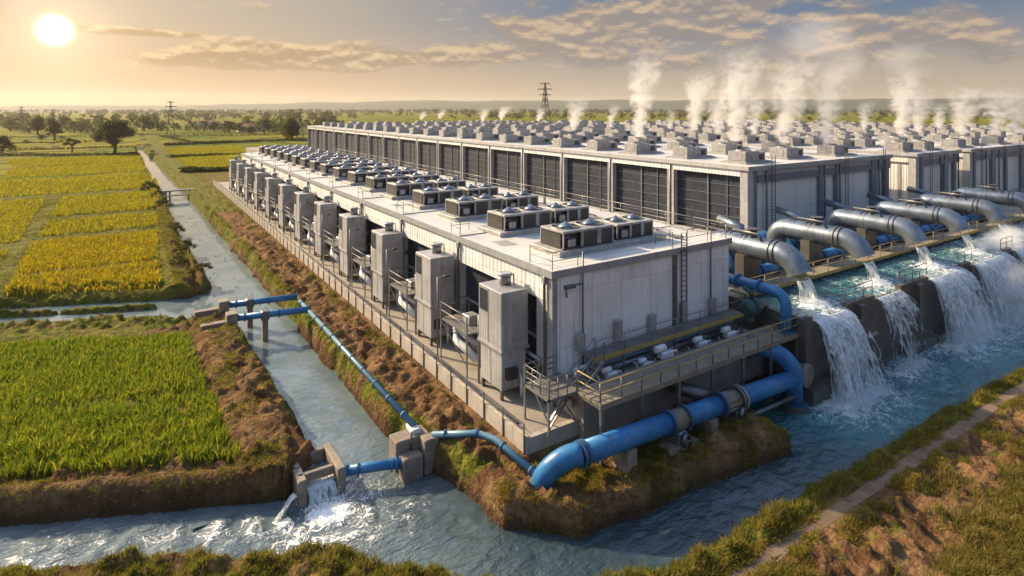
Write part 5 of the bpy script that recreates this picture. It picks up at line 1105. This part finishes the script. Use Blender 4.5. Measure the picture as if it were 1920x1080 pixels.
for i in range(5):
    xa, xb = OUT[i]+1.6, OUT[i+1]-1.5; xm = (xa+xb)/2
    mf = thing('blue_manifold', (xm, 29.3, 6), f'dark blue manifold pipe between the {ORD[i]} and {ORD[i+1]} discharge pipes', 'pipe', 'blue manifolds')
    MB().tube([(xa-.6, 29.3, 5.7), (xb+.4, 29.3, 5.7)], .46, 18).build('pipe', 'pipe_blue', mf); MB().tube([(xa-.4, 30.9, 6.5), (xb+.4, 30.9, 6.5)], .38, 16).build('pipe', 'pipe_blue', mf)
    for x in (xa+.3, xm-.4, xb-.7): MB().disc((x, 29.3, 5.7), (1,0,0), .62, .13, 20).build('flange', 'flange_blue', mf); MB().disc((x+.5, 30.9, 6.5), (1,0,0), .52, .12, 18).build('flange', 'flange_blue', mf)
    MB().tube([(xm+.8, 29.3, 5.7), (xm+.8, 28.6, 6.4), (xm+.8, 30.9, 7.2), (xm+.8, 33, 7.2)], .26, 12).build('branch_pipe', 'pipe_blue', mf)
    pump(xm+.6, 31.9, BZ0, f'dark pump behind the manifold, between the {ORD[i]} and {ORD[i+1]} discharge pipes', 'flange_blue', 1.15)
    pump(xm-1.6, 33.4, BZ0, f'dark pump at the hall wall between the {ORD[i]} and {ORD[i+1]} discharge pipes', 'steel_dark', 1.3, 'pumps at the hall wall')
for i in range(6):
    x = OUT[i]; mh = thing('header_pipe', (x+4, 34.2, 5.5), f'thick dark blue header pipe by the hall wall, {ORD[i]} length from the front hall', 'pipe', 'header pipes at the hall wall')
    MB().tube([(x-4.2, 34.4, 6.3), (x+4.2, 34.4, 6.3)], .75, 18).build('pipe', 'pipe_blue', mh)
    for q in (-3.4, -1.2, 1.2, 3.4): MB().disc((x+q, 34.4, 6.3), (1,0,0), .95, .14, 20).build('flange', 'flange_blue', mh)
    MB().tube([(x-2.3, 34.4, 6.3), (x-2.3, 34.4, 7.9), (x-2.3, 36.9, 8.3)], .38, 14).build('branch_pipe', 'steel', mh); MB().tube([(x+2.2, 34.4, 6.3), (x+2.2, 32.8, 6.3), (x+2.2, 31.9, 5.4), (x+2.2, 31.9, BZ0)], .42, 14).build('branch_pipe', 'pipe_blue', mh)
    MB().disc((x-2.3, 34.4, 7.6), (0,0,1), .55, .12, 18).build('valve_flange', 'steel_dark', mh); MB().box(x-3.6, x-3.0, 33.9, 34.9, BZ0, 5.6).build('pedestal', 'concrete_wet', mh)
    for q in range(2): MB().bevbox(x-4.6+q*.9, x-3.9+q*.9, 31.0, 31.9, BZ0, 6.0+.5*q, .05).build('control_cabinet', 'unit_panel', mh)
cr = thing('yellow_hoist', (45.3, 27.2, 5.5), 'small yellow hoist frame on the service walkway', 'hoist')
MB().bevbox(44.6, 46.0, 26.8, 27.5, 5.54, 6.0, .06).build('body', 'rail_yellow', cr); MB().bar((44.8, 27.1, 6.0), (46.4, 27.1, 6.7), .16).build('arm', 'rail_yellow', cr)

# ------------------------------------------------------------------ pylons, trees, far country
def pylon(x, y, z, h, label, arms=(.98, .86, .74)):
    p = thing('power_pylon', (x, y, z), label, 'pylon', None); w = h*.11; t = h*.012; mb = MB(); lv = [0, .22, .40, .55, .68, .79, .89, 1.0]
    def ww(f): return w*(1-f)**1.15*.95+w*.05
    cor = [(-1,-1),(1,-1),(1,1),(-1,1)]
    for f0, f1 in zip(lv[:-1], lv[1:]):
        a, b = ww(f0), ww(f1)
        for i in range(4):
            (sx, sy), (ux, uy) = cor[i], cor[(i+1) % 4]
            mb.bar((x+sx*a, y+sy*a, z+h*f0), (x+sx*b, y+sy*b, z+h*f1), t); mb.bar((x+sx*a, y+sy*a, z+h*f0), (x+ux*b, y+uy*b, z+h*f1), t*.6); mb.bar((x+ux*a, y+uy*a, z+h*f0), (x+sx*b, y+sy*b, z+h*f1), t*.6)
    mb.build('lattice_mast', 'lattice', p)
    for k, f in enumerate(arms):
        L = h*(.10, .15, .12)[k]; zz = z+h*f; m2 = MB()
        for s in (-1, 1):
            q = (x+s*L*RT[0], y+s*L*RT[1], zz); m2.bar((x, y, zz+h*.02), q, t*.8); m2.bar((x, y, zz-h*.015), q, t*.8); m2.bar(q, (q[0], q[1], zz-h*.035), t*.6)
        m2.build('cross_arm', 'lattice', p)
def at(px, d): s = d*(px-CX)/F; return d*FW[0]+s*RT[0], d*FW[1]+s*RT[1]
x, y = P(320, 258, 1); pylon(x, y, 1, 68*depth(x, y)/F, 'lattice power pylon standing in the paddies beyond the big tree')
x, y = at(1022, 560); pylon(x, y, 0, 19+48*560/F, 'tallest lattice power pylon rising behind the roof coolers')
x, y = P(40, 246, 1); pylon(x, y, 1, 46*depth(x, y)/F, 'hazy power pylon in the trees under the sun')
x, y = P(547, 262, 1); pylon(x+6, y+6, 1, 58*depth(x, y)/F, 'dark pylon mast rising behind a narrow tree near the hall end')
x, y = P(99, 246, 1); pylon(x, y, 1, 40*depth(x, y)/F, 'small hazy pylon behind the dark narrow tree')

for k, f in enumerate((.98, .86, .74)):
    (xa, ya), (xb, yb) = P(320, 258, 1), P(547, 262, 1); ha, hb = 68*depth(xa, ya)/F*f, 58*depth(xb, yb)/F*f
    MB_ = MB().tube([(xa+(xb+6-xa)*q, ya+(yb+6-ya)*q, 1+ha+(hb-ha)*q-9*q*(1-q)) for q in np.linspace(0, 1, 15)], .05, 4).build('power_line', 'lattice'); tag(MB_, f"thin power line between the canal pylon and the pylon mast, {('top', 'middle', 'lowest')[k]} wire", 'power line')
def tree(name, x, y, z, h, w, label, mat='tree_leaf', blobs=12, leaves=2600, trunk=.28, umbrella=False, group=None, leaf=.035, low=.16):
    """tapered trunk, limbs reaching into leaf clumps, thousands of leaf faces spread through the clumps"""
    r = thing(name, (x, y, z), label, 'tree', group); rs = np.random.default_rng(int(abs(x*13+y*7)) % 100000)
    cl = []
    for i in range(blobs):
        a = 2*PI*i*.618+rs.uniform(-.4, .4); q = math.sqrt((i+.6)/blobs); f = 1-q*q if not umbrella else .55
        rr = w*.5*q*.76; zz = h*(trunk+(1-trunk)*(low+(.84-low)*(1-q**1.9)*rs.uniform(.65, 1.05)+.06*rs.normal())); sz = h*(1-trunk)*rs.uniform(.17, .26)*(.8 if umbrella else 1)*(.72 if blobs > 30 else 1)
        cl.append((rr*math.cos(a), rr*math.sin(a), min(zz, h-sz*.7), sz))
    tb = MB(); tz = h*trunk; r0 = h*.035
    tb.tube([(x, y, z-.3), (x+.01*h, y, z+tz*.5), (x, y, z+tz), (x-.01*h, y, z+tz*1.5)], [r0*1.5, r0, r0*.85, r0*.5], 9)
    for (cx, cy, cz, sz) in cl[::2]:
        tb.tube([(x, y, z+tz*.8), (x+cx*.45, y+cy*.45, z+tz+(cz-tz)*.45), (x+cx*.9, y+cy*.9, z+cz)], [r0*.55, r0*.35, r0*.12], 6)
    tb.build('trunk', 'bark', r)
    C = np.array(cl); k = rs.integers(0, len(cl), leaves); d = rs.normal(0, 1, (leaves, 3)); d /= np.linalg.norm(d, axis=1)[:, None]; rad = rs.random(leaves)**.45
    lump = .75+.5*rs.random(leaves); Pp = C[k, :3]+d*(C[k, 3]*rad*lump)[:, None]*np.array([1.25, 1.25, .85]); s = h*leaf*rs.uniform(.6, 1.3, leaves)
    a = rs.normal(0, 1, (leaves, 3)); a /= np.linalg.norm(a, axis=1)[:, None]; b = np.cross(a, rs.normal(0, 1, (leaves, 3))); b /= np.linalg.norm(b, axis=1)[:, None]
    V = np.stack([Pp-a*s[:, None], Pp+b*s[:, None]*.6, Pp+a*s[:, None], Pp-b*s[:, None]*.6], 1).reshape(-1, 3); i4 = np.arange(leaves)[:, None]*4+np.arange(4)
    o = npmesh('crown', V, [i4], mat); o.parent = r; return r
def ptree(name, px, py, hpx, wpx, label, z=1.2, **kw):
    x, y = P(px, py, z); k = depth(x, y)/F; return tree(name, x, y, z-.1, hpx*k, wpx*k, label, **kw)
ptree('broad_tree', 215, 288, 74, 72, 'big broad dark tree alone at the end of the paddies', blobs=34, leaves=9500, trunk=.24, leaf=.020, low=.22)
ptree('broad_tree', 4, 292, 40, 40, 'round dark tree cut by the picture edge on the field dike', blobs=14, leaves=3000, trunk=.32, leaf=.03)
ptree('umbrella_tree', 135, 285, 29, 34, 'small flat-topped pale tree beside the big broad tree', mat='tree_leaf_pale', blobs=12, leaves=2200, trunk=.42, umbrella=True, leaf=.035)
ptree('narrow_tree', 546, 264, 50, 22, 'tall narrow dark tree before the pylon mast near the hall end', blobs=18, leaves=3000, trunk=.12)
ptree('narrow_tree', 102, 262, 42, 22, 'tall narrow dark tree standing in the hazy field', blobs=14, leaves=2200, trunk=.2)
ptree('narrow_tree', 70, 252, 40, 18, 'slim hazy tree next to the hazy pylon', blobs=14, leaves=2000, trunk=.15)
GV = 'trees scattered along the valley floor'
protos = [ptree('valley_tree', 271, 246, 34, 34, 'rounded dark tree among the hazy paddies of the valley', blobs=14, leaves=1800, trunk=.18, group=GV),
          ptree('valley_tree', 357, 247, 23, 24, 'rounded dark tree among the hazy paddies of the valley', blobs=10, leaves=1300, trunk=.15, group=GV),
          ptree('valley_tree', 176, 262, 15, 18, 'rounded dark tree among the hazy paddies of the valley', blobs=8, leaves=900, trunk=.1, mat='tree_leaf_pale', group=GV)]
ph = [34*depth(*P(271, 246, 1.2))/F, 23*depth(*P(357, 247, 1.2))/F, 15*depth(*P(176, 262, 1.2))/F]
spots = [(383,247,24),(402,247,22),(430,250,27),(448,249,22),(470,252,18),(495,251,33),(515,250,28),(528,247,22),(140,249,26),(152,250,24),(164,248,20),(20,245,28),(55,250,26),(265,256,9),(305,246,18),(330,244,16),(575,243,22),(600,240,20),
         (78,262,12),(48,268,8),(116,262,10),(210,245,14),(235,243,12),(9,238,24),(120,240,26),(95,238,22)]
rs = random.Random(5)
for i in range(46): spots.append((rs.uniform(-20, 640), rs.uniform(221, 240), rs.uniform(12, 20)))
for i in range(22): spots.append((rs.uniform(1200, 1920), rs.uniform(218, 230), rs.uniform(7, 13)))
for px, py, hp in spots:
    x, y = P(px, py, 1.2); j = rs.choice([0, 0, 1, 1, 2]); c = dup(protos[j], (x, y, .9)); k = hp*depth(x, y)/F/ph[j]; c.scale = (k*rs.uniform(.9, 1.4), k*rs.uniform(.9, 1.4), k); c.rotation_euler.z = rs.uniform(0, 6)
for k, (px, py, lab) in enumerate(((470, 247, 'small white house among the valley trees'), (412, 243, 'pale farm shed behind the valley trees'), (385, 238, 'tiny pale house far off in the valley haze'))):
    x, y = P(px, py, 1.2); h = thing('farm_house', (x, y, 1), lab, 'house'); MB().box(x-9, x+9, y-5, y+5, .6, 5).build('wall', 'house_wall', h)
    MB().add([(x-9.6,y-5.6,5),(x+9.6,y-5.6,5),(x+9.6,y+5.6,5),(x-9.6,y+5.6,5),(x-9.6,y,7.6),(x+9.6,y,7.6)], [(0,1,5,4),(2,3,4,5),(0,4,3),(1,2,5)]).build('roof', 'house_roof', h)
    for q in (-5, 0, 5): MB().box(x+q-.8, x+q+.8, y-5.06, y-5, 2, 4).build('window', 'dark_machine', h)
def bush(x, y, h, w, label, mat='tree_leaf_pale'):
    z = float(gz(x, y)[0]); tree('bush', x, y, z-.1, h, w, label, mat, 10, 1600, .02, leaf=.05)['category'] = 'bush'
bush(4.6, 150, 2.4, 4.0, 'dark rounded bush on the canal bank just past the footbridge', 'tree_leaf'); bush(5.6, 122, 2.0, 3.4, 'rounded bush at the water edge below the footbridge'); bush(6.2, 100, 1.7, 2.8, 'bushy clump on the bank beside the ripe yellow rice'); bush(6.6, 86, 1.5, 2.6, 'low bush on the bank where the canal widens', 'tree_leaf')
bush(6.9, 70.5, 1.2, 2.2, 'small green bush on the point at the side channel mouth'); bush(6.6, 57.6, .9, 1.3, 'small weedy bush beside the concrete end block'); bush(5.4, 136, 1.6, 3.0, 'flat spreading bush between the footbridge and the field corner'); bush(5.0, 76, 1.2, 2.4, 'leafy bush at the corner of the nearest yellow rice plot')
# far woods: rows of crowns that read as one mass
def woods(name, d0, d1, a0, a1, n, h0, h1, label, q=26):
    a = rng.uniform(a0, a1, n); d = rng.uniform(d0, d1, n); pxx = a; s = (pxx-CX)/F; X = d*(FW[0]+s*RT[0]); Y = d*(FW[1]+s*RT[1]); k = fbm(X/120, Y/120, 101) > .44; X, Y, d = X[k], Y[k], d[k]; n = len(X)
    h = rng.uniform(h0, h1, n); N = n*q; k = np.repeat(np.arange(n), q); dv = rng.normal(0, 1, (N, 3)); dv /= np.linalg.norm(dv, axis=1)[:, None]; rr = rng.random(N)**.4
    Pp = np.stack([X[k], Y[k], gz(X, Y)[k]+h[k]*.55], 1)+dv*rr[:, None]*np.stack([h[k]*.55, h[k]*.55, h[k]*.5], 1); sz = h[k]*.20*rng.uniform(.6, 1.3, N)
    a = rng.normal(0, 1, (N, 3)); a /= np.linalg.norm(a, axis=1)[:, None]; b = np.cross(a, rng.normal(0, 1, (N, 3))); b /= np.linalg.norm(b, axis=1)[:, None]
    V = np.stack([Pp-a*sz[:, None], Pp+b*sz[:, None]*.7, Pp+a*sz[:, None], Pp-b*sz[:, None]*.7], 1).reshape(-1, 3)
    return tag(npmesh(name, V, [np.arange(N)[:, None]*4+np.arange(4)], 'tree_leaf', kind='stuff'), label, 'woods')
woods('woods', 430, 800, -150, 640, 90, 6, 11, 'nearer dark tree belt in the hazy valley')
woods('woods', 900, 1500, -150, 2000, 700, 6, 11, 'far belt of trees across the plain'); woods('woods', 1600, 2600, -250, 2050, 1500, 9, 15, 'hazy far woods below the hills')
# hills on the horizon
az = np.linspace(R(-38), R(102), 260); dd = np.array([2700, 3000, 3300, 3700, 4100, 4500, 4900, 5300.]); A2, D2 = np.meshgrid(az, dd)
prof = 24+52*sstep(R(-14), R(36), A2)+ 16*(fbm(A2*9, A2*0+3, 111)-.5)+10*(fbm(A2*40, D2/500, 112)-.5); rise = sstep(2700, 4300, D2)*(1-.4*sstep(4500, 5300, D2))
Hh2 = prof*rise+14*sstep(2700, 3200, D2)*(fbm(A2*16, D2/700, 113)-.35)+4*(fbm(A2*160, D2/60, 114)-.5)*rise; Hh2[0] = -6
def hillmat():
    m, t, o = newmat('hill_wood'); v = t.pos(); c = t.mix(t.ramp(t.noise(v, .012, 6, .7), .4, .65), (.018, .028, .018), (.045, .055, .028)); princ(t, o, c, .95, 0); MAT['hill_wood'] = m
hillmat()
npmesh('hills', np.stack([D2*np.sin(A2), D2*np.cos(A2), Hh2], -1).reshape(-1, 3), [gridfaces(260, 8)], 'hill_wood', None, True, kind='structure')
# ------------------------------------------------------------------ steam, mist, haze
def unitbox(name, m, half):
    o = MB().box(-1, 1, -1, 1, 0 if half else -1, 1).build(name, m); return o
PL = [(1075,243,186,30),(1145,236,196,18),(1198,254,105,46),(1300,243,140,40),(1378,262,98,56),(1470,266,110,62),(1550,268,130,50),(1620,243,190,22),(1690,250,135,46),(1722,246,170,34),(1805,250,165,44),(1868,248,168,42),(1908,248,178,40),(1760,240,195,22),(1345,246,165,34),(1415,250,170,30),(940,224,200,18),(905,226,203,16),(825,222,206,14),(790,223,208,14),(1010,226,203,16),(1255,240,205,16)]
pv = None
for i, (px, py, top, w) in enumerate(PL):
    x, y = P(px, py, 14.4); d = depth(x, y); h = (py-top)*d/F*1.18; s = w*d/F*1.7
    o = unitbox('steam', 'steam', True) if pv is None else pv.copy()
    if pv is not None: COL.objects.link(o)
    pv = o; o.location = (x, y, 14.2); o.scale = (s, s, h); o['kind'] = 'stuff'; o['label'] = f'white steam column rising off the hall roofs, {ORD[i]} of many'; o['category'] = 'steam'
cv = None
for px, py, d, w, hh in ((1530, 70, 130, 90, 60), (1580, 115, 130, 75, 65), (1690, 110, 140, 60, 45)):
    x, y = at(px, d); z = CAMZ+(HY-py)*d/F; o = unitbox('steam', 'steam_cloud', False) if cv is None else cv.copy()
    if cv is not None: COL.objects.link(o)
    cv = o; o.location = (x, y, z); o.scale = (w*d/F, w*d/F, hh*d/F); o['kind'] = 'stuff'; o['label'] = 'thin drifting steam cloud high over the hall roofs'; o['category'] = 'steam'
mv = None
for x, y, z, sx, sy, sz in ((40, 20.2, .2, 2.8, 1.4, 1.1), (48.2, 20.2, .2, 2.2, 1.2, .9), (58.5, 20, .6, 5.0, 1.9, 2.8), (68, 20, 1.4, 6.5, 2.4, 4.2), (79, 20.4, 2.0, 8, 3.0, 5.2), (90, 20.5, 2.2, 8, 3, 5.0), (75, 23, 5.2, 9, 2.0, 2.2), (104, 22, 4, 12, 4, 5.5)):
    o = unitbox('mist', 'mist', False) if mv is None else mv.copy()
    if mv is not None: COL.objects.link(o)
    mv = o; o.location = (x, y, z); o.scale = (sx, sy, sz); o['kind'] = 'stuff'; o['label'] = 'white spray mist hanging over the waterfalls'; o['category'] = 'mist'
m, t, o_ = newmat('haze_air'); pvn = t.n('ShaderNodeVolumePrincipled'); pvn.inputs['Color'].default_value = (.97, .92, .85, 1); pvn.inputs['Density'].default_value = .00008; pvn.inputs['Anisotropy'].default_value = .4
t.L.new(pvn.outputs[0], o_.inputs['Volume']); MAT['haze_air'] = m
hz = MB().box(-5650, 5650, -1700, 5650, -14, 125).build('haze', 'haze_air'); hz['kind'] = 'stuff'
